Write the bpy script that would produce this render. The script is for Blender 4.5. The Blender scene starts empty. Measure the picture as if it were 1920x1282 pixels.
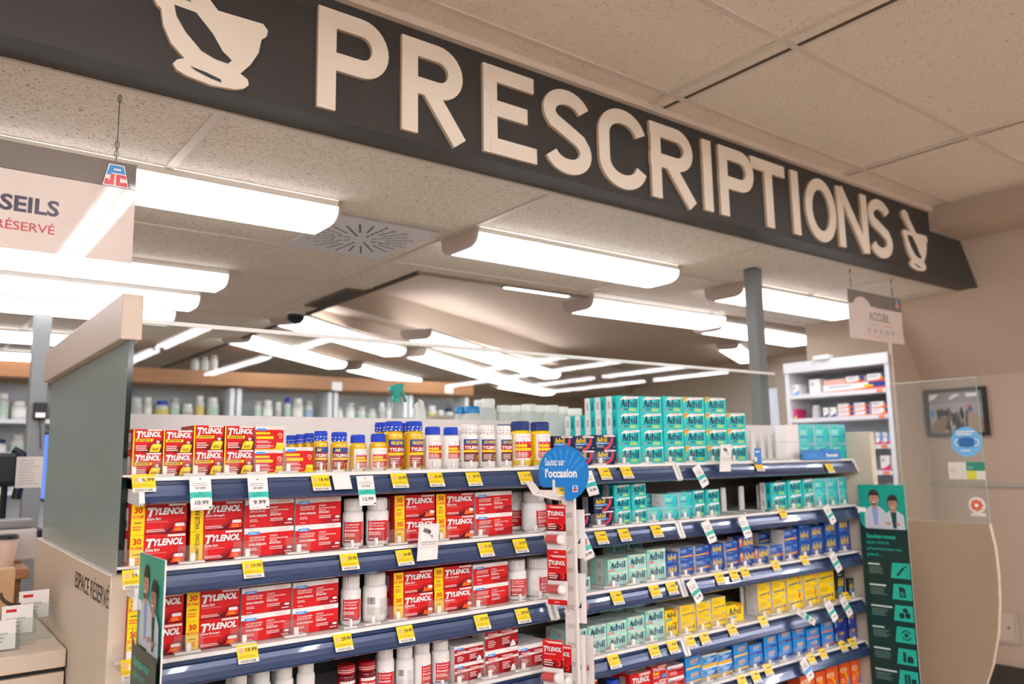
import bpy, math, random
from mathutils import Vector, Matrix
random.seed(7)
SC = bpy.context.scene
COL = SC.collection

# ------------------------------------------------------------------ camera
F_PX = 1493.333
CAM = Vector((-0.43536, -1.98950, 1.46950))
PITCH, YAW, ROLL = 0.142747, 0.653947, -0.015964
cy_, sy_, cp_, sp_, cr_, sr_ = math.cos(YAW), math.sin(YAW), math.cos(PITCH), math.sin(PITCH), math.cos(ROLL), math.sin(ROLL)
FWD = Vector((sy_*cp_, cy_*cp_, sp_))
R0 = Vector((cy_, -sy_, 0)); U0 = R0.cross(FWD)
RGT = R0*cr_ + U0*sr_; UPV = U0*cr_ - R0*sr_
cd = bpy.data.cameras.new('camera'); cam = bpy.data.objects.new('camera', cd); COL.objects.link(cam)
cd.lens = 28.0; cd.sensor_width = 36.0; cd.clip_start = 0.02; cd.clip_end = 100
cam.matrix_world = Matrix(((RGT.x, UPV.x, -FWD.x, CAM.x), (RGT.y, UPV.y, -FWD.y, CAM.y), (RGT.z, UPV.z, -FWD.z, CAM.z), (0, 0, 0, 1)))
cd.dof.use_dof = True; cd.dof.focus_distance = 2.15; cd.dof.aperture_fstop = 2.4
SC.camera = cam

# ------------------------------------------------------------------ world, colour management
W = bpy.data.worlds.new('world'); SC.world = W; W.use_nodes = True
bg = W.node_tree.nodes['Background']; bg.inputs[0].default_value = (1.0, 0.97, 0.94, 1); bg.inputs[1].default_value = 0.25
SC.view_settings.view_transform = 'Standard'; SC.view_settings.look = 'None'
SC.view_settings.exposure = 0.75; SC.view_settings.gamma = 1.0; SC.view_settings.use_curve_mapping = False
LENS_EMIT = 4.4      # wraparound ceiling fixtures
STRIP_EMIT = 26.0    # bare strip lights of the shop floor

def at(ax, v, px, py):
    """the point where the sight line through a photograph pixel meets the plane axis=v"""
    d = FWD + RGT*((px-960)/F_PX) + UPV*((641-py)/F_PX)
    return CAM + d*((v-CAM[ax])/d[ax])
def atX(v, px, py): return at(0, v, px, py)
def atY(v, px, py): return at(1, v, px, py)
def atZ(v, px, py): return at(2, v, px, py)

# ------------------------------------------------------------------ materials
def lin(h):
    h = h.lstrip('#'); c = [int(h[i:i+2], 16)/255 for i in (0, 2, 4)]
    return [x/12.92 if x <= .04045 else ((x+.055)/1.055)**2.4 for x in c]
_M = {}
def M(h, rough=.5, metal=0.0, spec=.5, noise=0.0, scale=60, coat=0.0, trans=0.0, emit=0.0):
    k = (h, rough, metal, spec, noise, scale, coat, trans, emit)
    if k in _M: return _M[k]
    m = bpy.data.materials.new('mat_'+h.strip('#')); m.use_nodes = True
    nt = m.node_tree; b = nt.nodes['Principled BSDF']; c = lin(h)
    b.inputs['Base Color'].default_value = (*c, 1); b.inputs['Roughness'].default_value = rough
    b.inputs['Metallic'].default_value = metal; b.inputs['Specular IOR Level'].default_value = spec
    b.inputs['Coat Weight'].default_value = coat; b.inputs['Transmission Weight'].default_value = trans
    if emit:
        b.inputs['Emission Color'].default_value = (*c, 1); b.inputs['Emission Strength'].default_value = emit
    if noise:
        tc = nt.nodes.new('ShaderNodeTexCoord'); n = nt.nodes.new('ShaderNodeTexNoise'); mx = nt.nodes.new('ShaderNodeMix'); mx.data_type = 'RGBA'
        n.inputs['Scale'].default_value = scale; nt.links.new(tc.outputs['Object'], n.inputs['Vector'])
        nt.links.new(n.outputs['Fac'], mx.inputs['Factor'])
        mx.inputs['A'].default_value = (*[x*(1-noise) for x in c], 1); mx.inputs['B'].default_value = (*[min(1, x*(1+noise)) for x in c], 1)
        nt.links.new(mx.outputs['Result'], b.inputs['Base Color'])
    _M[k] = m; return m

def clear_mat(name, tint=(.97, .985, .98), rough=.0, ior=1.45, haze=0.0):
    """clear sheet: see-through with a Fresnel gloss"""
    m = bpy.data.materials.new(name); m.use_nodes = True; nt = m.node_tree
    for n in list(nt.nodes): nt.nodes.remove(n)
    out = nt.nodes.new('ShaderNodeOutputMaterial'); mix = nt.nodes.new('ShaderNodeMixShader')
    t = nt.nodes.new('ShaderNodeBsdfTransparent'); t.inputs[0].default_value = (*tint, 1)
    g = nt.nodes.new('ShaderNodeBsdfGlossy'); g.inputs['Roughness'].default_value = rough
    f = nt.nodes.new('ShaderNodeFresnel'); f.inputs['IOR'].default_value = ior
    ge = nt.nodes.new('ShaderNodeNewGeometry'); s1 = nt.nodes.new('ShaderNodeMath'); s1.operation = 'SUBTRACT'; s1.inputs[0].default_value = 1.0
    mu = nt.nodes.new('ShaderNodeMath'); mu.operation = 'MULTIPLY'; nt.links.new(ge.outputs['Backfacing'], s1.inputs[1]); nt.links.new(s1.outputs[0], mu.inputs[0]); nt.links.new(f.outputs[0], mu.inputs[1])
    nt.links.new(mu.outputs[0], mix.inputs[0]); nt.links.new(t.outputs[0], mix.inputs[1]); nt.links.new(g.outputs[0], mix.inputs[2])
    last = mix
    if haze:
        d = nt.nodes.new('ShaderNodeBsdfDiffuse'); d.inputs[0].default_value = (.9, .9, .88, 1)
        m2 = nt.nodes.new('ShaderNodeMixShader'); m2.inputs[0].default_value = haze
        nt.links.new(mix.outputs[0], m2.inputs[1]); nt.links.new(d.outputs[0], m2.inputs[2]); last = m2
    nt.links.new(last.outputs[0], out.inputs[0]); return m
CLEAR = clear_mat('clear_plastic', (.975, .98, .975), .05, 1.35, .05)
GLASS = clear_mat('clear_glass', (.95, .975, .965), 0.0, 1.5)
ACRYL = clear_mat('acrylic_sheet', (.94, .965, .955), 0.02, 1.45, .06)
BLISTER = clear_mat('blister', (.95, .95, .95), .08, 1.4, .1)
BOTTLE = clear_mat('clear_bottle', (.93, .95, .95), .03, 1.45, .12)

def tile_mat(name, base, dot, dens=.37, scale=95):
    m = bpy.data.materials.new(name); m.use_nodes = True; nt = m.node_tree; b = nt.nodes['Principled BSDF']
    b.inputs['Roughness'].default_value = .9; b.inputs['Specular IOR Level'].default_value = .2
    tc = nt.nodes.new('ShaderNodeTexCoord'); mp = nt.nodes.new('ShaderNodeMapping'); mp.inputs['Scale'].default_value = (1.0, 1.7, 1)
    mp.inputs['Rotation'].default_value = (0, 0, .5)
    n = nt.nodes.new('ShaderNodeTexNoise'); n.inputs['Scale'].default_value = scale; n.inputs['Detail'].default_value = 2.0; n.inputs['Distortion'].default_value = 1.6
    r = nt.nodes.new('ShaderNodeValToRGB'); r.color_ramp.elements[0].position = dens-.05; r.color_ramp.elements[1].position = dens+.02
    r.color_ramp.elements[0].color = (*lin(dot), 1); r.color_ramp.elements[1].color = (*lin(base), 1)
    nt.links.new(tc.outputs['Object'], mp.inputs[0]); nt.links.new(mp.outputs[0], n.inputs['Vector']); nt.links.new(n.outputs['Fac'], r.inputs[0])
    nt.links.new(r.outputs[0], b.inputs['Base Color'])
    bp = nt.nodes.new('ShaderNodeBump'); bp.inputs['Strength'].default_value = .25; bp.inputs['Distance'].default_value = .002
    nt.links.new(n.outputs['Fac'], bp.inputs['Height']); nt.links.new(bp.outputs[0], b.inputs['Normal'])
    return m
TILE_IN = tile_mat('ceiling_tile_inner', 'dcd3c6', '82735f', .40)
TILE_OUT = tile_mat('ceiling_tile_outer', 'e0d0bf', '9c8b7d', .36)
def wood_mat(name, a, b_, sc=(1, 12, 12)):
    m = bpy.data.materials.new(name); m.use_nodes = True; nt = m.node_tree; b = nt.nodes['Principled BSDF']; b.inputs['Roughness'].default_value = .45
    tc = nt.nodes.new('ShaderNodeTexCoord'); mp = nt.nodes.new('ShaderNodeMapping'); mp.inputs['Scale'].default_value = sc
    n = nt.nodes.new('ShaderNodeTexNoise'); n.inputs['Scale'].default_value = 6; n.inputs['Detail'].default_value = 6; n.inputs['Distortion'].default_value = .6
    mx = nt.nodes.new('ShaderNodeMix'); mx.data_type = 'RGBA'; mx.inputs['A'].default_value = (*lin(a), 1); mx.inputs['B'].default_value = (*lin(b_), 1)
    nt.links.new(tc.outputs['Object'], mp.inputs[0]); nt.links.new(mp.outputs[0], n.inputs['Vector']); nt.links.new(n.outputs['Fac'], mx.inputs['Factor'])
    nt.links.new(mx.outputs['Result'], b.inputs['Base Color']); return m
WOOD = wood_mat('warm_wood', '8a5c3a', 'b98558')
WOOD_DARK = wood_mat('brown_wood', '6a4526', '8f6238', (12, 12, 1))
LAMINATE = M('d3c2ae', .42, noise=.03, scale=30)
WHITE = M('e9e6e2', .4); WHITEG = M('f0eeea', .25)
BLACK = M('141414', .4)

# ------------------------------------------------------------------ mesh helpers
class MB:
    def __init__(s): s.v = []; s.f = []; s.mi = []; s.m = []; s.sm = []
    def mat(s, m):
        if m not in s.m: s.m.append(m)
        return s.m.index(m)
    def add(s, vs, fs, m, smooth=False):
        k = len(s.v); i = s.mat(m); s.v += [tuple(v) for v in vs]
        for f in fs: s.f.append(tuple(a+k for a in f)); s.mi.append(i); s.sm.append(smooth)
    def box(s, a, b, m, sel=None):
        x0, y0, z0 = a; x1, y1, z1 = b
        vs = [(x0, y0, z0), (x1, y0, z0), (x1, y1, z0), (x0, y1, z0), (x0, y0, z1), (x1, y0, z1), (x1, y1, z1), (x0, y1, z1)]
        fs = dict(b=(0, 3, 2, 1), t=(4, 5, 6, 7), f=(0, 1, 5, 4), r=(1, 2, 6, 5), k=(2, 3, 7, 6), l=(3, 0, 4, 7))
        if not isinstance(m, dict): s.add(vs, list(fs.values()), m)
        else:
            for k, f in fs.items(): s.add([vs[i] for i in f], [(0, 1, 2, 3)], m.get(k, m['*']))
    def bbox(s, a, b, m, r=.003, seg=2):
        """box with rounded vertical and horizontal edges"""
        import bmesh
        bm = bmesh.new(); bmesh.ops.create_cube(bm, size=1)
        for v in bm.verts:
            v.co = Vector([(a[i]+b[i])/2 + v.co[i]*(b[i]-a[i]) for i in range(3)])
        bmesh.ops.bevel(bm, geom=list(bm.edges), offset=r, segments=seg, affect='EDGES', profile=.5)
        bm.verts.index_update(); s.add([v.co[:] for v in bm.verts], [[v.index for v in f.verts] for f in bm.faces], m, False); bm.free()
    def poly(s, pts, m): s.add(pts, [tuple(range(len(pts)))], m)
    def prism(s, pts, d, m, side=None):
        """pts: 3-D polygon, d: extrusion vector"""
        n = len(pts); a = [Vector(p) for p in pts]; b = [p+Vector(d) for p in a]
        s.add(a, [tuple(range(n))], m); s.add(b, [tuple(range(n-1, -1, -1))], m)
        s.add(a+b, [(i, i+n, (i+1) % n+n, (i+1) % n) for i in range(n)], side or m)
    def lathe(s, prof, m, n=24, o=(0, 0, 0), smooth=True, ax=2, a0=0, a1=2*math.pi):
        vs = []; fs = []; full = abs(a1-a0-2*math.pi) < 1e-6; k = n if full else n+1
        for r, z in prof:
            for i in range(k):
                t = a0+(a1-a0)*i/n; p = (r*math.cos(t), r*math.sin(t), z)
                if ax == 0: p = (z, p[0], p[1])
                if ax == 1: p = (p[0], z, p[1])
                vs.append((p[0]+o[0], p[1]+o[1], p[2]+o[2]))
        for j in range(len(prof)-1):
            for i in range(k if full else n):
                fs.append((j*k+i, j*k+(i+1) % k, (j+1)*k+(i+1) % k, (j+1)*k+i))
        s.add(vs, fs, m, smooth)
        if full:
            if prof[0][0] > 1e-5: s.add(vs[:k], [tuple(range(k-1, -1, -1))], m)
            if prof[-1][0] > 1e-5: s.add(vs[-k:], [tuple(range(k))], m)
    def tube(s, pts, r, m, n=8):
        pts = [Vector(p) for p in pts]; vs = []; fs = []
        for i, p in enumerate(pts):
            d = (pts[min(i+1, len(pts)-1)]-pts[max(i-1, 0)]).normalized()
            u = d.cross(Vector((0, 0, 1)) if abs(d.z) < .9 else Vector((1, 0, 0))).normalized(); w = d.cross(u)
            for k in range(n):
                t = 2*math.pi*k/n; vs.append(p+u*(r*math.cos(t))+w*(r*math.sin(t)))
        for i in range(len(pts)-1):
            for k in range(n): fs.append((i*n+k, i*n+(k+1) % n, (i+1)*n+(k+1) % n, (i+1)*n+k))
        s.add(vs, fs, m, True); s.add(vs[:n], [tuple(range(n))], m); s.add(vs[-n:], [tuple(range(n-1, -1, -1))], m)
    def mesh(s, name):
        me = bpy.data.meshes.new(name); me.from_pydata(s.v, [], s.f)
        for m in s.m: me.materials.append(m)
        me.polygons.foreach_set('material_index', s.mi); me.polygons.foreach_set('use_smooth', s.sm); me.update(); return me
    def build(s, name, parent=None, loc=None):
        o = bpy.data.objects.new(name, s.mesh(name)); COL.objects.link(o)
        if parent: o.parent = parent
        if loc: o.location = loc
        return o
def obj(name, me, parent=None):
    o = bpy.data.objects.new(name, me); COL.objects.link(o)
    if parent: o.parent = parent
    return o
def empty(name, loc=(0, 0, 0), rz=0):
    o = bpy.data.objects.new(name, None); COL.objects.link(o); o.location = loc; o.rotation_euler = (0, 0, rz); o.empty_display_size = .05; return o
def tag(o, label, cat, group=None, kind=None):
    o['label'] = label; o['category'] = cat
    if group: o['group'] = group
    if kind: o['kind'] = kind
    return o
def struct(o): o['kind'] = 'structure'; return o
def dup(o, parent=None):
    c = o.copy(); COL.objects.link(c)
    if parent: c.parent = parent
    for k in [x for x in _KIDS.get(o.name, [])]: dup(k, c)
    return c
_KIDS = {}
def kid(p, c): _KIDS.setdefault(p.name, []).append(c); c.parent = p; return c
ORD = ['first', 'second', 'third', 'fourth', 'fifth', 'sixth', 'seventh', 'eighth', 'ninth', 'tenth', 'eleventh', 'twelfth', 'thirteenth', 'fourteenth', 'fifteenth', 'sixteenth', 'seventeenth', 'eighteenth', 'nineteenth', 'twentieth']
ORD += ['twenty-'+o for o in ORD[:9]] + ['thirtieth'] + ['thirty-'+o for o in ORD[:9]]

# ------------------------------------------------------------------ flat print (lettering and artwork on a surface)
_TX = {}
def text2d(s, off=0.0, shear=0.0):
    k = (s, off, shear)
    if k not in _TX:
        c = bpy.data.curves.new('t', 'FONT'); c.body = s; c.offset = off; c.shear = shear; c.resolution_u = 3; c.fill_mode = 'FRONT'
        o = bpy.data.objects.new('t', c); COL.objects.link(o); bpy.context.view_layer.update()
        me = bpy.data.meshes.new_from_object(o.evaluated_get(bpy.context.evaluated_depsgraph_get()))
        v = [(p.co.x, p.co.y) for p in me.vertices]; f = [tuple(p.vertices) for p in me.polygons]
        bpy.data.objects.remove(o); bpy.data.curves.remove(c); bpy.data.meshes.remove(me); _TX[k] = (v, f)
    return _TX[k]
class Art:
    def __init__(s, mb, O=(0, 0, 0), U=(1, 0, 0), V=(0, 0, 1), N=(0, -1, 0), eps=.0002, curve=None):
        s.mb = mb; s.O, s.U, s.V, s.N = map(Vector, (O, U, V, N)); s.e = eps; s.l = 1; s.curve = curve
    def p(s, x, y):
        if s.curve:
            r = s.curve+s.e*s.l; t = x/s.curve; q = s.O+Vector((r*math.sin(t), -r*math.cos(t), y)); return q
        return s.O+s.U*x+s.V*y+s.N*(s.e*s.l)
    def rect(s, x0, y0, x1, y1, m):
        k = 7 if s.curve else 1
        vs = []; fs = []
        for i in range(k+1):
            x = x0+(x1-x0)*i/k; vs += [s.p(x, y0), s.p(x, y1)]
        for i in range(k): fs.append((2*i, 2*i+2, 2*i+3, 2*i+1))
        s.mb.add(vs, fs, m); s.l += 1
    def poly(s, pts, m): s.mb.add([s.p(*q) for q in pts], [tuple(range(len(pts)))], m); s.l += 1
    def ell(s, cx, cy, rx, ry, m, n=18): s.poly([(cx+rx*math.cos(2*math.pi*i/n), cy+ry*math.sin(2*math.pi*i/n)) for i in range(n)], m)
    def pill(s, x0, y0, x1, y1, m):
        r = min(x1-x0, y1-y0)/2; c = []
        for (cx, cy, a) in ((x1-r, y1-r, 0), (x0+r, y1-r, 90), (x0+r, y0+r, 180), (x1-r, y0+r, 270)):
            for i in range(5): t = math.radians(a+90*i/4); c.append((cx+r*math.cos(t), cy+r*math.sin(t)))
        s.poly(c, m)
    def text(s, t, x, y, w, h, m, off=0.02, shear=0.0, rot=0):
        v, f = text2d(t, off, shear)
        if not v: return
        x0 = min(a for a, b in v); x1 = max(a for a, b in v); y0 = min(b for a, b in v); y1 = max(b for a, b in v)
        sx, sy = w/(x1-x0), h/(y1-y0)
        q = [((a-x0)*sx, (b-y0)*sy) for a, b in v]
        if rot: q = [(-b, a) for a, b in q]
        s.mb.add([s.p(x+a, y+b) for a, b in q], f, m); s.l += 1
    def lines(s, x, y, w, h, n, m, jit=.3):
        """n lines of print too small to read"""
        rr = random.Random(int((x+y+w)*1e5)); d = h/n
        for i in range(n): s.rect(x, y+h-d*(i+.75), x+w*(1-jit*rr.random()), y+h-d*(i+.25), m); s.l -= 1
        s.l += 1
    def bars(s, x, y, w, h, m, n=14):
        rr = random.Random(n); d = w/n
        for i in range(n): s.rect(x+d*i, y, x+d*i+d*(.25+.5*rr.random()), y+h, m); s.l -= 1
        s.l += 1
    def arc(s, cx, cy, r0, r1, a0, a1, m, n=12):
        vs = []; fs = []
        for i in range(n+1):
            t = math.radians(a0+(a1-a0)*i/n); vs += [s.p(cx+r0*math.cos(t), cy+r0*math.sin(t)), s.p(cx+r1*math.cos(t), cy+r1*math.sin(t))]
        for i in range(n): fs.append((2*i, 2*i+1, 2*i+3, 2*i+2))
        s.mb.add(vs, fs, m); s.l += 1
    def advil(s, x, y, w, h, m):
        """serif word drawn from strokes on a 114 x 70 field"""
        kx, ky = w/114, h/70
        def P(pts): s.mb.add([s.p(x+a*kx, y+b*ky) for a, b in pts], [tuple(range(len(pts)))], m)
        for pts in ([(4, 3), (10, 3), (21, 56), (16, 70)], [(13, 70), (23, 70), (34, 3), (22, 3)], [(8, 20), (26, 20), (25, 26), (9, 26)], [(0, 0), (14, 0), (14, 4), (0, 4)], [(18, 0), (37, 0), (37, 4), (18, 4)],
                    [(51, 0), (61, 0), (61, 70), (51, 70)], [(46, 66), (55, 66), (55, 70), (46, 70)], [(51, 0), (64, 0), (64, 4), (51, 4)],
                    [(64, 46), (74, 46), (80, 4), (76, 0)], [(75, 0), (79, 0), (86, 46), (82, 46)], [(61, 43), (76, 43), (76, 46), (61, 46)], [(79, 43), (88, 43), (88, 46), (79, 46)],
                    [(88, 0), (97, 0), (97, 46), (88, 46)], [(85, 43), (97, 43), (97, 46), (85, 46)], [(86, 0), (99, 0), (99, 4), (86, 4)],
                    [(103, 0), (112, 0), (112, 70), (103, 70)], [(100, 66), (112, 66), (112, 70), (100, 70)], [(100, 0), (115, 0), (115, 4), (100, 4)]): P(pts)
        P([(92.5+5*math.cos(i*.7), 59+6.5*math.sin(i*.7)) for i in range(9)])
        vs = []; fs = []; n = 16
        for i in range(n+1):
            t = math.radians(60+250*i/n)
            vs += [s.p(x+(46+12*math.cos(t))*kx, y+(23+24*math.sin(t))*ky), s.p(x+(48+4.5*math.cos(t))*kx, y+(23+18*math.sin(t))*ky)]
        for i in range(n): fs.append((2*i, 2*i+1, 2*i+3, 2*i+2))
        s.mb.add(vs, fs, m); s.l += 1
    def tylenol(s, x, y, w, h, m, sh):
        for c, d in ((sh, .012), (m, 0)):
            s.text('T', x+d*w, y-h*.22-d*w*.6, w*.25, h*1.22, c, .045, .22); s.text('YLENOL', x+w*.185+d*w, y-d*w*.6, w*.81, h*.92, c, .045, .22)

# ================================================================== THE SETTING
ZI, ZO = 2.43, 2.823          # height of the inner and the outer tile ceiling
WALLC = M('b5a08d', .75, noise=.02, scale=8); GYPS = M('b3a391', .8, noise=.015, scale=6)
def room():
    mb = MB(); mb.box((-9, -15, -.1), (14, 10, 0), M('a79b8d', .35, noise=.05, scale=4)); struct(mb.build('floor'))
    # outer tile ceiling over the shop floor, with its T-bars
    TB = M('d0bfae', .6); GAP = M('5a4c40', .9)
    mb = MB(); mb.box((-9, -15, ZO), (14, .05, ZO+.1), TILE_OUT); struct(mb.build('ceiling_front'))
    mb = MB()
    for x in (-.65, .57, 1.79, 3.17, 4.4): mb.box((x-.013, -3, ZO-.006), (x+.013, .03, ZO), TB)
    for x in (1.815, 3.14): mb.box((x+.06, -3, ZO-.004), (x+.075, .03, ZO), TB); mb.box((x+.045, -3, ZO-.002), (x+.06, .03, ZO), GAP)
    for y in (-.09, -.58, -1.19, -1.8): mb.box((-3, y-.012, ZO-.005), (5, y+.012, ZO), TB)
    mb.box((-1.3, .005, ZO-.028), (4.09, .0295, ZO), TB)
    struct(mb.build('trim_1'))
    # inner tile ceiling over the dispensary: left field and the strip behind the sign
    mb = MB(); mb.box((-3, .151, ZI), (1.66, 10, ZI+.08), TILE_IN); mb.box((1.66, .151, ZI), (9, 1.52, ZI+.08), TILE_IN); struct(mb.build('ceiling'))
    T2 = M('cbc0b2', .5); mb = MB()
    for x in (-1.02, .205, 1.42, 2.72, 3.95):
        mb.box((x-.014, .15, ZI-.005), (x+.014, 1.52 if x > 1.66 else 9, ZI), T2)
    for y in (.165, .79, 1.4, 2.01, 2.62, 3.23, 3.84, 4.45, 5.06, 5.67): mb.box((-3, y-.012, ZI-.0045), (1.66 if y > 1.52 else 5, y+.012, ZI), T2)
    mb.box((1.635, 1.52, ZI-.012), (1.665, 10, ZI+.001), M('4a4138', .8)); mb.box((1.635, 1.5, ZI-.012), (9, 1.53, ZI+.001), M('8a7c6c', .8))  # dark edge strips paint in the shadow line where the tiles end
    struct(mb.build('trim_2_shadow_edge'))
    # plaster vault behind: creased planes running askew to the counter
    u = Vector((.884, .468)); v = Vector((-.468, .884)); o = Vector((2.388, 3.395))
    prof = [(-4, 2.75), (0, 2.75), (0, 2.55), (.2, 2.55), (.2, 2.465), (9, 2.465)]
    mb = MB()
    def clip(P, k, lim):
        out = []
        for i in range(len(P)):
            a, b = P[i], P[(i+1) % len(P)]
            if a[k] >= lim: out.append(a)
            if (a[k] >= lim) != (b[k] >= lim): t = (lim-a[k])/(b[k]-a[k]); out.append(a.lerp(b, t))
        return out
    for (a, za), (b, zb) in zip(prof, prof[1:]):
        P = [Vector((*(o+u*t+v*q), z)) for t, q, z in ((-8, a, za), (14, a, za), (14, b, zb), (-8, b, zb))]
        P = clip(P, 0, 1.66); P = clip(P, 1, 1.52) if P else P
        if len(P) > 2: mb.poly(P, GYPS)
    mb.poly([(1.66, 1.52, ZI), (1.66, 10, ZI), (1.66, 10, 2.76), (1.66, 1.52, 2.76)], GYPS)
    mb.poly([(1.66, 1.52, ZI), (9, 1.52, ZI), (9, 1.52, 2.76), (1.66, 1.52, 2.76)], GYPS)
    struct(mb.build('ceiling_vault'))
    # right wall: upright below, leaning inwards above the crease, soffit over it
    mb = MB()
    mb.box((5.0, -.21, 0), (5.15, 1.42, ZI), WALLC)
    mb.prism([(5.0, -1.2, 1.93), (4.46, -1.2, 2.69), (5.0, -1.2, 2.69)], (0, 1.775, 0), WALLC)
    mb.prism([(5.0, -.215, 0), (5.0, -.215, 1.93), (5.9, -1.6, 1.93), (5.9, -1.6, 0)], (.12, .07, 0), M('d2c3b4', .7))
    mb.box((4.63, .575, 0), (5.0, .597, ZI+.2), WALLC)
    struct(mb.build('wall_right'))
    mb = MB(); mb.box((4.087, -3.2, 2.691), (5.9, .03, ZO+.02), WALLC); struct(mb.build('ceiling_soffit'))
    mb = MB(); mb.box((4.985, -.2, 1.235), (5.0, .574, 1.262), M('a59c90', .5)); struct(mb.build('trim_3'))
    mb = MB(); mb.box((4.985, -.2, 0), (5.0, .574, .17), M('3d332b', .5)); struct(mb.build('baseboard_right'))
    mb = MB(); mb.box((-3, 8.4, 0), (9, 8.5, 3), M('b7a893', .8)); struct(mb.build('wall_back'))
    mb = MB(); mb.box((-3.1, .8, 0), (-3, 10, ZI), M('cfc6ba', .8)); struct(mb.build('wall_left'))
    mb = MB(); mb.box((-9, -15.1, 0), (14, -15, ZO), M('cfc6ba', .8)); mb.box((-9.1, -15, 0), (-9, 10, ZO), M('cfc6ba', .8)); mb.box((14, -15, 0), (14.1, 10, ZO), M('cfc6ba', .8)); struct(mb.build('wall_front'))
    mb = MB(); mb.box((9, 1.0, 0), (9.1, 10, 3), M('cdbfae', .8)); struct(mb.build('wall_far'))
room()

# ------------------------------------------------------------------ PRESCRIPTIONS sign
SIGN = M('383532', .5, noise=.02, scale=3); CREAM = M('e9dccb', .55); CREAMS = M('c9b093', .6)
YF = .03
def stroke(pts, w, closed=False):
    """flat outline of a stroke of width w along 2-D points, mitred"""
    P = [Vector(p) for p in pts]; L = []; R = []; n = len(P)
    for i in range(n):
        a = P[i]-P[i-1] if (i or closed) else P[1]-P[0]
        b = P[(i+1) % n]-P[i] if (i < n-1 or closed) else P[i]-P[i-1]
        a = a.normalized(); b = b.normalized(); m = (a+b).normalized(); nn = Vector((-m.y, m.x)); c = max(.5, nn.dot(Vector((-a.y, a.x))))
        L.append(P[i]+nn*(w/2/c)); R.append(P[i]-nn*(w/2/c))
    return L, R
def arcp(cx, cy, rx, ry, a0, a1, n=14):
    return [(cx+rx*math.cos(math.radians(a0+(a1-a0)*i/n)), cy+ry*math.sin(math.radians(a0+(a1-a0)*i/n))) for i in range(n+1)]
def glyph(ch):
    """strokes on a field one unit high; returns (strokes, width)"""
    w = .18; h = w/2
    bowl = lambda W, y0, y1: [(h*.2, y1-h), (W-.25, y1-h)]+arcp(W-.25, (y0+y1)/2, .25-h, (y1-y0)/2-h, 90, -90)[1:-1]+[(W-.25, y0+h), (h*.2, y0+h)]
    if ch == 'P': return [[(h, 0), (h, 1)], bowl(.62, .40, 1)], .62
    if ch == 'R': return [[(h, 0), (h, 1)], bowl(.60, .42, 1), [(.27, .48), (.55, 0.0)]], .63
    if ch == 'E': return [[(h, 0), (h, 1)], [(h, 1-h), (.52, 1-h)], [(h, h), (.54, h)], [(h, .52), (.45, .52)]], .54
    if ch == 'I': return [[(h, 0), (h, 1)]], w
    if ch == 'T': return [[(.27, 0), (.27, 1)], [(0, 1-h), (.54, 1-h)]], .54
    if ch == 'N': return [[(h, 0), (h, 1)], [(.62-h, 0), (.62-h, 1)], [(h*1.05, .97), (.62-h*1.05, .03)]], .62
    if ch == 'O': return [arcp(.32, .5, .32-h, .51-h, 90, 450, 36)[:-1]+['c']], .64
    if ch == 'C': return [arcp(.31, .66, .31-h, .35-h, 15, 180, 16)+arcp(.31, .34, .31-h, .35-h, 180, 345, 16)], .60
    if ch == 'S': return [arcp(.29, .725, .285-h, .285-h, 20, 200, 14)+[(.14, .60), (.29, .51), (.43, .42)]+arcp(.29, .275, .285-h, .285-h, 20, -160, 14)], .58
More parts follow.
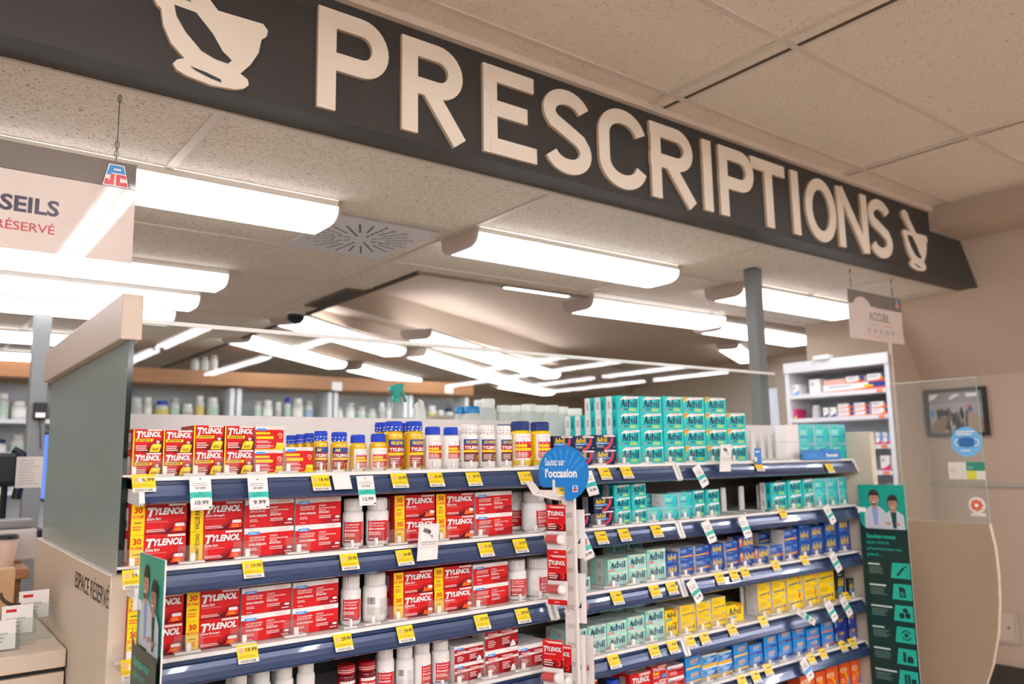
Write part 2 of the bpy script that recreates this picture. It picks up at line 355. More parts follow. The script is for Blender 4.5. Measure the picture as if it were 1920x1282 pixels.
def header():
    root = empty('pharmacy_sign', (1.5, .09, ZI)); tag(root, 'long charcoal overhead sign reading PRESCRIPTIONS in raised cream letters', 'sign')
    I = Matrix.Translation((-1.5, -.09, -ZI))
    def put(mb, name): o = mb.build(name, root); o.location = (-1.5, -.09, -ZI); return o
    mb = MB(); x0 = -1.3
    mb.prism([(x0, YF, ZI), (4.66, YF, ZI), (4.46, YF, 2.69), (4.087, YF, 2.69), (4.087, YF, ZO), (x0, YF, ZO)], (0, .12, 0), SIGN); put(mb, 'board')
    spec = [('P', 594, 735), ('R', 752, 880), ('E', 904, 1008), ('S', 1017, 1116), ('C', 1121, 1217), ('R', 1220, 1311), ('I', 1314, 1346), ('P', 1350, 1420), ('T', 1413, 1477), ('I', 1480, 1511), ('O', 1511, 1574), ('N', 1571, 1634), ('S', 1630, 1678)]
    for ch, a, b in spec:
        mid = lambda px: 100+.318*(px-600)
        A = atY(.01, a, mid(a)).x; B = atY(.01, b, mid(b)).x; S, w0 = glyph(ch)
        z0, H = 2.452, .306; kx = (B-A)/w0
        mb = MB()
        for si, s in enumerate(S):
            closed = s[-1] == 'c'; s = s[:-1] if closed else s
            vert = len(s) == 2 and s[0][0] == s[1][0]
            # stroke width keeps its look after the horizontal squeeze
            L, R = stroke([(x*kx, y*H) for x, y in s], .188*H*(.98 if vert else .95), closed)
            n = len(L); rng = range(n if closed else n-1)
            fr = [(A+p.x, .0175-.0004*si, z0+p.y) for p in L+R]; bk = [(x, YF, z) for x, y, z in fr]
            mb.add(fr, [(i, n+i, n+(i+1) % n, (i+1) % n) for i in rng], CREAM)
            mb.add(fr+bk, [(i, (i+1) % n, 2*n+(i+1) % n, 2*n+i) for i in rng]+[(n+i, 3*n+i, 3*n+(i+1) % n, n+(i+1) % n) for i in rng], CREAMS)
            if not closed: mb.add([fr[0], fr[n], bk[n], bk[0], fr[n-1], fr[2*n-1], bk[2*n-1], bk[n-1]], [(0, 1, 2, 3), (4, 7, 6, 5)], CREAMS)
        put(mb, 'letter')
    # mortar with pestle, drawn once on a field 100 x 110
    bowl = [(17, 68), (14, 62), (17, 56), (20, 54), (22, 40), (28, 26), (38, 17), (33, 14), (30, 9), (33, 4), (40, 1), (58, -2), (76, 0), (83, 3), (87, 8), (86, 13), (80, 17), (88, 27), (94, 40), (96, 54), (100, 58), (101, 64), (97, 69), (60, 68)]
    pest = [(47, 67), (66, 67), (40, 100), (38, 108), (30, 113), (20, 112), (15, 106), (17, 98), (23, 93)]
    hole = [(29, 62), (45, 61), (58, 46), (66, 32), (70, 29), (73, 26), (70, 22), (60, 23), (50, 27), (38, 40), (31, 52)]
    slot = [(42, 11), (46, 8), (58, 4), (66, 3), (65, 6), (54, 9)]
    for X, Wd in ((atY(.01, 287, 60).x-.05, .338), (3.705, .315)):
        mb = MB(); f = lambda q, y: [(X+a*Wd/100, y, 2.437+b*.315/112) for a, b in q]
        mb.prism(f([(a, b*1.07 if b > 20 else b) for a, b in bowl], .0175), (0, .0125, 0), CREAM, CREAMS); mb.prism(f(pest, .018), (0, .012, 0), CREAM, CREAMS)
        mb.poly(f([(a, b*1.05) for a, b in hole], .0168), SIGN); mb.poly(f(slot, .0168), SIGN)
        put(mb, 'mortar_emblem')
header()

# ------------------------------------------------------------------ ceiling fixtures
LENSM = M('f8f7fd', .4, emit=LENS_EMIT); ENDC = M('bfaea4', .5); METAL = M('c9c4bd', .4)
def fixture_proto():
    root = empty('ceiling_light', (0, 0, ZI)); L, Wd, H = 1.28, .27, .078
    prof = [(-Wd/2, 0), (-Wd/2, -.024), (-Wd/2+.006, -.048), (-Wd/2+.02, -.064), (-Wd/2+.045, -H+.003), (-Wd/2+.07, -H), (Wd/2-.07, -H), (Wd/2-.045, -H+.003), (Wd/2-.02, -.064), (Wd/2-.006, -.048), (Wd/2, -.024), (Wd/2, 0)]
    mb = MB(); n = len(prof); vs = [(x, y, z) for x in (-L/2+.012, L/2-.012) for y, z in prof]
    mb.add(vs, [(i, i+1, n+i+1, n+i) for i in range(1, n-2)], LENSM); mb.add(vs, [(i, i+1, n+i+1, n+i) for i in (0, n-2)], M('f2efe9', .5)); kid(root, mb.build('lens'))
    for s in (-1, 1):
        mb = MB(); e = [(s*L/2, y*1.02, z*1.03) for y, z in prof]; mb.prism(e, (-s*.012, 0, 0), ENDC); kid(root, mb.build('end_cap'))
    mb = MB(); mb.box((-L/2, -.07, -.004), (L/2, .07, 0), METAL); kid(root, mb.build('base_tray')); return root
FX = [(.18, .825, 0, 'wraparound ceiling light beyond the hanging CONSEILS banner, closest to the sign'),
      (.20, 2.15, 0, 'wraparound ceiling light below the CONSEILS banner, second row behind the sign'),
      (.24, 2.78, 0, 'wraparound ceiling light, third row behind the sign, end cap above the glass screen'),
      (.26, 3.37, 0, 'wraparound ceiling light, fourth row behind the sign, just above the screen edge'),
      (.24, 4.75, 0, 'wraparound ceiling light, fifth row behind the sign, crossed by the grey column'),
      (.24, 6.05, 0, 'wraparound ceiling light, sixth row behind the sign, above the wooden cornice'),
      (-1.12, 2.15, 0, 'wraparound ceiling light continuing the second row past the banner'),
      (-1.10, 2.78, 0, 'wraparound ceiling light continuing the third row past the banner'),
      (2.06, .80, 0, 'long bright ceiling light over the glass screen, beside the round air diffuser'),
      (3.92, .845, 0, 'bright ceiling light behind the grey post and the ACCUEIL banner'),
      (3.47, 1.60, 0, 'ceiling light at the tile edge between the long light and the grey post'),
      (4.86, 1.76, .06, 'ceiling light behind the grey post, under the leaning wall')]
proto = fixture_proto()
for i, (x, y, r, lb) in enumerate(FX):
    o = proto if i == 0 else dup(proto); o.location = (x, y, ZI-.001); o.rotation_euler = (0, 0, r)
    tag(o, lb, 'light', 'wraparound ceiling lights of the dispensary')
VL = [((540, 603), (735, 662), 'light on the plaster vault beyond the air grille, crossing the screen edge'), ((446, 638), (627, 686), 'light on the plaster vault seen through the glass above the wooden cornice'), ((785, 632), (1030, 705), 'light on the plaster vault at the joint of the screens, upper of two'), ((778, 665), (985, 728), 'light on the plaster vault at the joint of the screens, lower of two'), ((660, 690), (772, 716), 'light on the plaster vault just above the wooden cornice')]
for a_, b_, lb in VL:
    A, B = atZ(2.41, *a_), atZ(2.41, *b_); o = dup(proto); o.location = ((A.x+B.x)/2, (A.y+B.y)/2, 2.464); o.rotation_euler = (0, 0, math.atan2(B.y-A.y, B.x-A.x)); o.scale = ((B-A).length/1.24, .95, 1)
    tag(o, lb, 'light', 'lights on the plaster vault')
for x, y, z, r, sc, lb in ((3.36, 2.62, 2.749, 0, (.5, .5, .5), 'light half hidden above the tile edge, high in the vault'), (7.9, 4.2, 2.749, .487, (1.2, 1, 1), 'added fill light on the vault near its far corner'), (5.2, 2.1, 2.749, 0, (1, 1, 1), 'added hidden light in the vault recess behind the grey post'), (7.0, 2.0, 2.749, 0, (1, 1, 1), 'added hidden light in the vault recess past the display cabinet'), (6.6, 6.9, 2.464, .487, (1.3, 1, 1), 'added fill light at the far end of the plaster vault')):  # all but the first are added to brighten the vault and far wall
    o = dup(proto); o.location = (x, y, z); o.rotation_euler = (0, 0, r); o.scale = sc; tag(o, lb, 'light', 'lights on the plaster vault')

TUBE = M('f6f5fb', .4, emit=STRIP_EMIT)
def strip_proto():
    root = empty('strip_light', (0, 0, ZO)); mb = MB(); mb.box((-.07, -1.2, -.07), (.07, 1.2, -.001), WHITE); kid(root, mb.build('housing'))
    for s in (-1, 1):
        mb = MB(); mb.lathe([(.016, -1.17), (.016, 1.17)], TUBE, 10, (s*.042, 0, -.095), ax=1); kid(root, mb.build('tube'))
    return root
sp = strip_proto(); first = True
for c, x in enumerate((.32, 1.8, 3.1, -1.1, -2.5, 7.3, 8.6, 9.8, -3.9, 6.3)):  # negative rows added to wash the shelves, last row to light the rails
    for r in range(4):
        if (x > 3 and r > 2) or (c in (1, 2) and r == 0) or (c == 9 and r > 1): continue
        o = sp if first else dup(sp); first = False
        o.location = (x, -2.7-2.62*r, ZO); tag(o, 'out-of-view bare twin tube strip light over the shop floor, %s lamp of %s row' % (ORD[r], ORD[c]), 'light', 'bare strip lights over the shop floor')

# ------------------------------------------------------------------ ceiling grilles and dome
mb = MB(); D0 = (.85, .80); cx, cy = 1.10, 1.09; PAN = M('c6c3c6', .35)
mb.box((cx-.235, cy-.275, ZI-.012), (cx+.235, cy+.275, ZI-.001), PAN); df = mb
root = empty('air_diffuser', (cx, cy, ZI)); tag(root, 'square ceiling air diffuser with a round pattern of radial slots', 'vent')
o = mb.build('face_panel', root); o.location = (-cx, -cy, -ZI)
mb = MB(); SL = M('4d463c', .8); a = Art(mb, (0, 0, -.012), (1, 0, 0), (0, 1, 0), (0, 0, -1), eps=.0006)
for k in range(24):
    t = 2*math.pi*k/24+.05; r0, r1 = (.05 if k % 3 == 0 else .11), (.215 if k % 2 else .235); w = .0042
    for q in range(5):
        ra = r0+(r1-r0)*q/5; rb = ra+(r1-r0)/5*.8; c, s = math.cos(t), math.sin(t)
        a.l = 1; a.poly([(ra*c-w*s, ra*s+w*c), (rb*c-w*s, rb*s+w*c), (rb*c+w*s, rb*s-w*c), (ra*c+w*s, ra*s-w*c)], SL)
mb.build('slots', root)
root = empty('air_grille', (1.573, 2.38, ZI)); tag(root, 'narrow dark slotted air grille at the edge of the tile ceiling', 'vent')
mb = MB(); mb.box((-.06, -.30, -.012), (.06, .30, -.001), M('6a5a4c', .6)); mb.build('frame', root)
mb = MB()
for i in range(18): mb.box((-.05, -.285+i*.0325, -.016), (.05, -.27+i*.0325, -.012), M('453a31', .6))
mb.build('louvre', root)
root = empty('dome_camera', (1.58, 2.98, ZI)); tag(root, 'black ceiling dome camera beside the narrow air grille', 'camera')
mb = MB(); mb.lathe([(.064, -.001), (.064, -.01), (.06, -.014)], WHITE, 24); mb.build('mount', root)
mb = MB(); mb.lathe([(.06, -.02), (.056, -.045), (.035, -.07), (.0, -.078)], M('101010', .1), 24); mb.build('dome', root)
p = atZ(2.40, 1372, 660); root = empty('wall_camera', (p.x, p.y, 2.464))
root.location = atY(5.6, 1372, 657); tag(root, 'small white ceiling camera with black lens, near the grey post', 'camera')
mb = MB(); zz = 2.464-root.location.z; mb.lathe([(.03, zz), (.03, .06), (.055, .05), (.06, 0), (.04, -.02)], WHITE, 18); mb.build('housing', root)
mb = MB(); mb.lathe([(.045, -.015), (.04, -.05), (.0, -.06)], BLACK, 18); mb.build('lens', root)

# ------------------------------------------------------------------ steel posts
STEEL = M('787a7a', .5, .0); 
def post(x0, y0, x1, y1, lb):
    root = empty('steel_post', ((x0+x1)/2, (y0+y1)/2, 0)); tag(root, lb, 'post')
    mb = MB(); mb.bbox((x0-(x0+x1)/2, y0-(y0+y1)/2, 0), (x1-(x0+x1)/2, y1-(y0+y1)/2, ZI-.002), STEEL, .008); mb.build('shaft', root)
    mb = MB(); mb.box((x0-(x0+x1)/2-.01, y0-(y0+y1)/2-.01, 0), (x1-(x0+x1)/2+.01, y1-(y0+y1)/2+.01, .012), STEEL); mb.build('base_plate', root); return root
post(3.045, .465, 3.115, .535, 'square grey steel post rising behind the teal boxes')
post(.145, 3.38, .235, 3.47, 'square grey steel post behind the frosted partition')

# ================================================================== GONDOLA
LIP = [1.4359, 1.2309, 1.0268, .8240, .6420, .450, .26]
BAYS = [(0.004, 1.215), (1.228, 1.826), (1.832, 3.05)]
RAIL = M('2e446c', .26, .25, .8, noise=.03, scale=5, coat=.6); RAILD = M('102a54', .35); SHELFW = M('e4e2df', .4); BACKP = M('4b4845', .7, noise=.05, scale=10); UPR = M('4a4a4a', .5)
SHN = ['top shelf', 'second shelf', 'third shelf', 'fourth shelf', 'fifth shelf', 'sixth shelf', 'seventh shelf']
def bay(i, label):
    x0, x1 = BAYS[i]; root = empty('gondola_bay', ((x0+x1)/2, .2, 0)); tag(root, label, 'shelving', 'gondola bays of the medicine wall')
    def put(mb, n, par=None):
        o = mb.build(n, par or root)
        if not par: o.location = (-(x0+x1)/2, -.2, 0)
        return o
    mb = MB(); mb.box((x0, .402, .0), (x1, .412, 1.425), BACKP if i == 0 else M('858079', .7, noise=.05, scale=10)); put(mb, 'back_panel')  # lighter panel in the other bays paints in the light on their backs
    for x in (x0, x1-.03):
        mb = MB(); mb.box((x, .375, 0), (x+.03, .402, 1.42), UPR)
        for k in range(26): mb.box((x+.011, .3742, .1+k*.05), (x+.019, .375, .125+k*.05), BLACK)
        put(mb, 'upright')
    mb = MB(); mb.box((x0, .01, 0), (x1, .402, .1), SHELFW); put(mb, 'base_deck')
    for k, z in enumerate(LIP[:6]):
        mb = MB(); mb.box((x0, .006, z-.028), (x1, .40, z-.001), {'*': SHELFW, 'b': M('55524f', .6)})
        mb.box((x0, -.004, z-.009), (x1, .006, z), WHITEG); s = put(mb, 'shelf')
        mb = MB(); a = x0+.012; b = x1-.012
        pr = [(-.005, z-.0095), (-.001, z-.011), (-.002, z-.019), (-.010, z-.0205), (-.013, z-.032), (-.018, z-.044), (-.026, z-.056), (-.030, z-.0585), (-.024, z-.062), (.006, z-.030)]
        n = len(pr); mb.add([(a, y, q) for y, q in pr]+[(b, y, q) for y, q in pr], [(j, n+j, n+j+1, j+1) for j in (3, 4, 5, 6, 7, 8)], RAIL)
        mb.add([(a, y, q) for y, q in pr]+[(b, y, q) for y, q in pr], [(j, n+j, n+j+1, j+1) for j in (0, 1, 2)], RAILD); put(mb, 'price_rail', s)
        for x in (x0, b):
            mb = MB(); mb.prism([(x, -.006, z-.004), (x, -.028, z-.058), (x, -.02, z-.064), (x, .10, z-.06), (x, .38, z-.03), (x, .38, z-.004)], (.012, 0, 0), WHITE); put(mb, 'shelf_bracket', s)
    return root
bay(0, 'wide navy-railed gondola bay of red pain reliever boxes beside the frosted partition')
bay(1, 'narrow middle gondola bay behind the hanging strip of vials')
bay(2, 'wide navy-railed gondola bay of teal, blue and yellow boxes at the banner end')
mb = MB(); mb.box((.05, .418, 1.30), (3.058, .44, 1.604), M('e6e1dd', .4)); o = mb.build('back_board'); tag(o, 'long white board behind the products on the top shelf', 'panel')
mb = MB(); mb.bbox((3.062, -.085, 0), (3.10, .43, 1.556), M('d5c8b4', .5), .004); o = mb.build('end_panel'); tag(o, 'beige end panel closing the shelving beside the green banner', 'panel')
# glass screen on the back board
EDGE = M('f6f4ef', .35)
for i, (a, b) in enumerate(((.07, 1.008), (1.014, 2.487), (2.493, 3.112))):
    root = empty('glass_screen', ((a+b)/2, .43, 1.60)); tag(root, ['clear glass screen beside the frosted partition, above the red boxes', 'clear middle glass screen behind the bottles and the tallest teal stacks', 'short clear glass screen ending in front of the grey post'][i], 'glass', 'glass screens over the counter')
    mb = MB(); mb.box((-(b-a)/2, -.003, .005), ((b-a)/2, .003, .262), GLASS); mb.build('pane', root)
    mb = MB(); mb.box((-(b-a)/2, -.006, .262), ((b-a)/2, .006, .274), EDGE); mb.build('lit_edge_strip', root)  # white strip stands in for light caught in the polished glass edge

# ================================================================== PACKAGES
RED = M('d01a1e', .42, spec=.25); RED2 = M('a81218', .42, spec=.25); DRED = M('6a0d16', .42, spec=.25); YEL = M('f6cf10', .45, spec=.25); ORG = M('ee6a1f', .45, spec=.25); WH = M('f3eeea', .45, spec=.25); PINKW = M('f1c9c2', .45, spec=.25)
NAVY = M('14274f', .42, spec=.25); BLU = M('1f4fa3', .42, spec=.25); LBLU = M('4d9be0', .45, spec=.25); TEAL = M('1cc6c2', .42, spec=.25); TEALD = M('0d8f90', .42, spec=.25); MINT = M('a5dcd0', .42, spec=.25); MINTW = M('d8efe8', .45, spec=.25); LIME = M('b4cf6a', .45, spec=.25)
DNAV = M('101a30', .42, spec=.25); GREY = M('b9b4af', .5); INK = M('26231f', .5); BRT = M('f02b22', .42, spec=.25); PURP = M('4a2a86', .45, spec=.25); SKY = M('1f8fd6', .42, spec=.25); OYEL = M('f5b514', .45, spec=.25); MAG = M('d63a7a', .45, spec=.25); CAPB = M('2146c0', .42, spec=.25); CAPN = M('2a3c78', .45, spec=.25)
LAV = M('b6b2e6', .45, spec=.25); TEALL = M('5fcfc8', .42, spec=.25); WH2 = M('ece8e4', .45, spec=.25); SIDEW = M('ddd8d3', .45, spec=.25)
def art_tyl30(a, w, h, left, big, sub, cap):
    p = .235*w
    a.poly([(p, 0), (w, 0), (w, .42*h), (.75*w, .36*h), (.5*w, .14*h), (p, .05*h)], RED2); a.poly([(.5*w, 0), (w, 0), (w, .26*h), (.78*w, .24*h)], DRED)
    if left: a.rect(0, 0, p, h, YEL)
    if left in ('EN PRIME', 'BONUS'):
        a.text('30', .2*p, .70*h, .62*p, .2*h, RED, .035); a.text(left, .08*p, .53*h, .84*p, .11*h, M('dd4a1a', .4), .02); a.lines(.2*p, .36*h, .65*p, .06*h, 1, INK); a.lines(.12*p, .13*h, .74*p, .17*h, 2, M('e2601c', .4))
    elif left: a.text(left, .72*p, .06*h, .88*h, .4*p, INK, .02, rot=1)
    a.rect(.66*w, .90*h, .98*w, .97*h, WH); a.lines(.68*w, .915*h, .28*w, .04*h, 1, PINKW)
    a.tylenol(.27*w, .62*h, .68*w, .25*h, WH, M('8a1216', .4)); a.text(sub, .27*w, .45*h, (.36 if len(sub) > 10 else .25)*w, .10*h, WH, .025, .2); a.lines(.27*w, .37*h, .38*w, .05*h, 1, M('e87a72', .4))
    a.lines(.27*w, .06*h, .42*w, .11*h, 2, PINKW)
    a.poly([(.72*w, .04*h), (.96*w, .06*h), (.99*w, .26*h), (.77*w, .24*h)], ORG if cap else BRT)
    if cap: a.pill(.80*w, .17*h, .97*w, .30*h, WH); a.ell(.83*w, .235*h, .035*w, .07*h, RED)
    else: a.pill(.78*w, .22*h, .96*w, .33*h, WH); a.lines(.78*w, .07*h, .15*w, .11*h, 2, OYEL)
def art_arth(a, w, h, fr):
    a.rect(0, 0, .045*w, h, YEL); a.poly([(.05*w, 0), (w, 0), (w, .6*h), (.7*w, .5*h), (.4*w, .25*h), (.05*w, .2*h)], RED2); a.poly([(.3*w, 0), (w, 0), (w, .5*h), (.8*w, .45*h)], DRED)
    a.rect(.48*w, .93*h, .98*w, .99*h, WH); a.tylenol(.1*w, .66*h, .84*w, .26*h, WH, M('8a1216', .4)); a.poly([(.08*w, .47*h), (.66*w, .47*h), (.68*w, .59*h), (.08*w, .59*h)], YEL); a.text(fr, .12*w, .49*h, .48*w, .08*h, INK, .03, .2)
    a.lines(.1*w, .06*h, .42*w, .26*h, 3, PINKW); a.poly([(.56*w, .02*h), (.90*w, .02*h), (.97*w, .32*h), (.90*w, .38*h), (.68*w, .36*h), (.62*w, .28*h)], YEL); a.pill(.70*w, .24*h, .90*w, .33*h, M('fbe35a', .4)); a.lines(.64*w, .08*h, .24*w, .1*h, 2, INK)
    a.ell(.84*w, .45*h, .06*w, .06*h, PINKW)
def art_parth(a, w, h):
    a.rect(0, 0, w, .86*h, RED); a.pill(.05*w, .82*h, .38*w, .92*h, LBLU); a.lines(.45*w, .86*h, .5*w, .1*h, 2, PINKW)
    a.rect(.02*w, .66*h, .52*w, .75*h, YEL); a.rect(.04*w, .46*h, .64*w, .58*h, YEL); a.lines(.05*w, .28*h, .55*w, .12*h, 2, PINKW); a.lines(.05*w, .06*h, .6*w, .16*h, 3, PINKW)
    a.arc(.86*w, .6*h, .07*w, .085*w, -90, 170, WH); a.ell(.86*w, .6*h, .055*w, .1*h, ORG); a.poly([(.68*w, 0), (w, 0), (w, .3*h), (.76*w, .24*h)], YEL); a.pill(.74*w, .2*h, .96*w, .3*h, M('fbe35a', .4)); a.rect(0, 0, w, .03*h, YEL)
def art_pers(a, w, h, cap, dark=0):
    a.poly([(0, 0), (w, 0), (w, .83*h), (0, .80*h)], RED if not dark else RED2); a.poly([(.55*w, 0), (w, 0), (w, .33*h), (.62*w, .25*h)], RED2 if not dark else DRED)
    a.lines(.08*w, .945*h, .12*w, .03*h, 1, GREY); a.lines(.66*w, .86*h, .3*w, .11*h, 2, PINKW); a.pill(.06*w, .76*h, .31*w, .87*h, LBLU); a.lines(.1*w, .79*h, .17*w, .05*h, 1, M('d8e8f8', .4))
    if dark:
        a.lines(.08*w, .62*h, .3*w, .09*h, 1, PINKW); a.lines(.5*w, .66*h, .34*w, .09*h, 1, PINKW); a.poly([(0, .5*h), (w, .58*h), (w, .68*h), (0, .60*h)], WH); a.lines(.06*w, .53*h, .3*w, .06*h, 1, BRT); a.lines(.5*w, .58*h, .4*w, .06*h, 1, BRT)
        a.lines(.08*w, .12*h, .24*w, .3*h, 4, PINKW); a.lines(.5*w, .16*h, .26*w, .3*h, 4, PINKW); a.poly([(.74*w, .03*h), (.92*w, .05*h), (.88*w, .3*h), (.80*w, .28*h)], WH); a.ell(.92*w, .26*h, .06*w, .06*h, RED)
    else:
        a.text('ACETAMINOPHEN' if not cap else 'ACETAMINOPHEN', .09*w, .63*h, .33*w, .07*h, PINKW, .03); a.text('CAPLETS 500 MG', .09*w, .54*h, .31*w, .07*h, PINKW, .03)
        a.text('CAPLETS', .5*w, .66*h, .16*w, .07*h, PINKW, .03); a.text("D'ACÉTAMINOPHÈNE", .5*w, .57*h, .38*w, .07*h, PINKW, .03); a.text('500 MG', .5*w, .49*h, .15*w, .06*h, PINKW, .03)
        a.text('EXTRA STRENGTH', .09*w, .38*h, .34*w, .075*h, WH, .04); a.text('EXTRA FORT', .5*w, .40*h, .23*w, .075*h, WH, .04); a.lines(.09*w, .2*h, .18*w, .11*h, 2, PINKW); a.lines(.5*w, .2*h, .28*w, .13*h, 2, PINKW); a.lines(.1*w, .06*h, .13*w, .04*h, 1, WH)
        if cap: a.ell(.93*w, .28*h, .035*w, .07*h, RED2); a.ell(.93*w, .28*h, .02*w, .04*h, DRED)
        else: a.pill(.86*w, .2*h, .96*w, .28*h, WH); a.lines(.8*w, .08*h, .16*w, .06*h, 1, WH)
def art_nav(a, w, h):
    a.rect(.42*w, .88*h, .98*w, .98*h, WH); a.lines(.45*w, .9*h, .3*w, .05*h, 1, BRT); a.advil(.08*w, .52*h, .5*w, .34*h, YEL); a.poly([(.05*w, .36*h), (.68*w, .38*h), (.70*w, .49*h), (.05*w, .48*h)], LBLU); a.lines(.08*w, .4*h, .5*w, .05*h, 1, WH); a.lines(.08*w, .14*h, .42*w, .16*h, 2, GREY)
    a.arc(.30*w, .75*h, .46*w, .56*w, -75, 5, BRT, 10); a.arc(.30*w, .75*h, .56*w, .60*w, -70, 5, BLU, 10); a.poly([(.9*w, 0), (w, 0), (w, .86*h), (.93*w, .86*h)], DNAV); a.lines(.88*w, .12*h, .09*w, .1*h, 1, GREY)
def art_teal(a, w, h, corner):
    a.poly([(.0, .0), (.5*w, 0), (.3*w, .16*h), (0, .2*h)], M('2cc4bd', .3))
    a.poly([(.14*w, .80*h), (.20*w, .74*h), (.5*w, .80*h), (.98*w, .90*h), (.98*w, .98*h), (.3*w, .96*h)], WH); a.lines(.42*w, .87*h, .5*w, .07*h, 1, M('f0a59a', .4))
    a.advil(.14*w, .34*h, .76*w, .46*h, NAVY); a.poly([(.03*w, .12*h), (.46*w, .14*h), (.5*w, .28*h), (.06*w, .26*h)], TEALD); a.lines(.07*w, .17*h, .26*w, .05*h, 1, WH); a.poly([(.52*w, .10*h), (.84*w, .10*h), (.80*w, .27*h), (.54*w, .27*h)], LIME)
    if corner: a.poly([(0, h), (.22*w, h), (.05*w, .62*h), (0, .62*h)], OYEL); a.poly([(.05*w, .95*h), (.15*w, .95*h), (.06*w, .75*h)], ORG)
def art_pteal(a, w, h):
    a.poly([(0, 0), (.66*w, 0), (.7*w, h), (0, h)], TEALL); a.poly([(.52*w, 0), (.8*w, 0), (.72*w, .6*h), (.6*w, .7*h)], TEAL); a.ell(.36*w, .76*h, .13*w, .07*h, TEAL); a.lines(.1*w, .42*h, .5*w, .25*h, 3, M('b9ece6', .4)); a.rect(.06*w, .22*h, .62*w, .3*h, M('2a78c0', .4)); a.rect(.72*w, .8*h, .96*w, .92*h, LAV); a.rect(.86*w, .2*h, .9*w, .45*h, M('2a6fc0', .4)); a.rect(.8*w, .3*h, .96*w, .35*h, M('2a6fc0', .4))
def art_mint(a, w, h):
    a.poly([(0, .78*h), (.3*w, .84*h), (w, .80*h), (w, h), (0, h)], M('bfe8d6', .3)); a.lines(.38*w, .85*h, .58*w, .1*h, 1, M('f0a090', .4)); a.advil(.10*w, .30*h, .80*w, .50*h, NAVY); a.poly([(.02*w, .06*h), (.34*w, .10*h), (.34*w, .24*h), (.02*w, .2*h)], M('e04a44', .4)); a.lines(.05*w, .11*h, .22*w, .06*h, 1, WH); a.lines(.56*w, .12*h, .4*w, .13*h, 2, M('d9aeb2', .4)); a.arc(.2*w, .95*h, .1*w, .2*w, 180, 300, M('8fcf9f', .4))
def art_blu(a, w, h, corner=0):
    x = .2*w if corner else 0
    a.lines(.3*w, .88*h, .5*w, .06*h, 1, LBLU); a.advil(x+.08*w, .40*h, .72*w, .46*h, YEL); a.poly([(.08*w+x, .18*h), (.5*w+x, .26*h), (.5*w+x, .36*h), (.08*w+x, .28*h)], LBLU); a.lines(.62*w, .14*h, .24*w, .16*h, 2, M('7d8a78', .4)); a.rect(.5*w, .2*h, .56*w, .36*h, RED2)
    if corner: a.pill(.02*w, .3*h, .22*w, .95*h, ORG); a.ell(.12*w, .72*h, .08*w, .14*h, M('f6b9a6', .4))
def art_pblu(a, w, h):
    a.rect(.68*w, .82*h, .95*w, .93*h, LBLU); a.lines(.05*w, .62*h, .58*w, .24*h, 3, M('9fb6e2', .4)); a.poly([(.04*w, .26*h), (.78*w, .32*h), (.78*w, .42*h), (.04*w, .36*h)], OYEL); a.rect(.82*w, .22*h, .88*w, .52*h, ORG); a.rect(.76*w, .33*h, .95*w, .42*h, ORG); a.lines(.06*w, .08*h, .5*w, .1*h, 1, M('7f9ad2', .4))
def art_yel(a, w, h):
    a.rect(.58*w, .9*h, .98*w, .98*h, RED); a.advil(.1*w, .42*h, .78*w, .42*h, INK); a.poly([(.04*w, .14*h), (.5*w, .22*h), (.5*w, .34*h), (.04*w, .26*h)], SKY); a.rect(.5*w, .2*h, .56*w, .36*h, BRT)
def art_pyel(a, w, h, flame=0):
    a.rect(.68*w, .84*h, .92*w, .93*h, M('9fb3cf', .4)); a.lines(.08*w, .55*h, .55*w, .28*h, 3, M('c7981a', .4)); a.poly([(.1*w, .24*h), (.74*w, .30*h), (.74*w, .37*h), (.1*w, .31*h)], M('2a4a8c', .4)); a.rect(.82*w, .2*h, .86*w, .46*h, M('8a3a86', .4)); a.rect(.76*w, .3*h, .93*w, .36*h, M('8a3a86', .4)); a.lines(.1*w, .08*h, .4*w, .08*h, 1, M('c7981a', .4))
    if flame: a.pill(.7*w, .52*h, .84*w, .8*h, ORG)
def art_alv(a, w, h, col):
    a.poly([(.2*w, .3*h), (.9*w, .36*h), (.95*w, .9*h), (.25*w, .9*h)], M('2a86dd', .3)); a.text('ALEVE', .3*w, .56*h, .5*w, .25*h, OYEL, .045, .15); a.lines(.32*w, .42*h, .45*w, .09*h, 1, col if col is not PURP else PINKW); a.poly([(.05*w, .05*h), (.97*w, .10*h), (.97*w, .25*h), (.05*w, .2*h)], col); a.lines(.1*w, .11*h, .5*w, .04*h, 1, WH)
def art_nap(a, w, h):
    a.poly([(.0, 0), (w, .02*h), (w, .26*h), (0, .2*h)], OYEL); a.rect(0, .88*h, w, h, WH); a.lines(.12*w, .72*h, .5*w, .1*h, 1, WH); a.lines(.3*w, .44*h, .62*w, .22*h, 2, WH); a.lines(.12*w, .28*h, .5*w, .1*h, 1, M('b7d9f4', .4)); a.poly([(.62*w, .3*h), (w, .34*h), (w, .6*h), (.78*w, .6*h)], M('2a5fb8', .4))
def art_nalv(a, w, h):
    a.text('ALEVE', .3*w, .55*h, .42*w, .22*h, OYEL, .045, .15); a.lines(.3*w, .4*h, .4*w, .08*h, 1, LBLU); a.rect(.03*w, .2*h, .14*w, .75*h, GREY); a.arc(.5*w, .55*h, .36*w, .4*w, 110, 250, LBLU)
def art_cold(a, w, h):
    a.rect(.45*w, .86*h, .98*w, .96*h, PINKW); a.tylenol(.1*w, .6*h, .82*w, .24*h, WH, DRED); a.rect(.1*w, .36*h, .5*w, .5*h, YEL); a.poly([(.66*w, .05*h), (.95*w, .05*h), (.95*w, .32*h), (.7*w, .32*h)], LBLU); a.lines(.1*w, .08*h, .45*w, .2*h, 3, PINKW); a.rect(0, 0, w, .03*h, DRED)
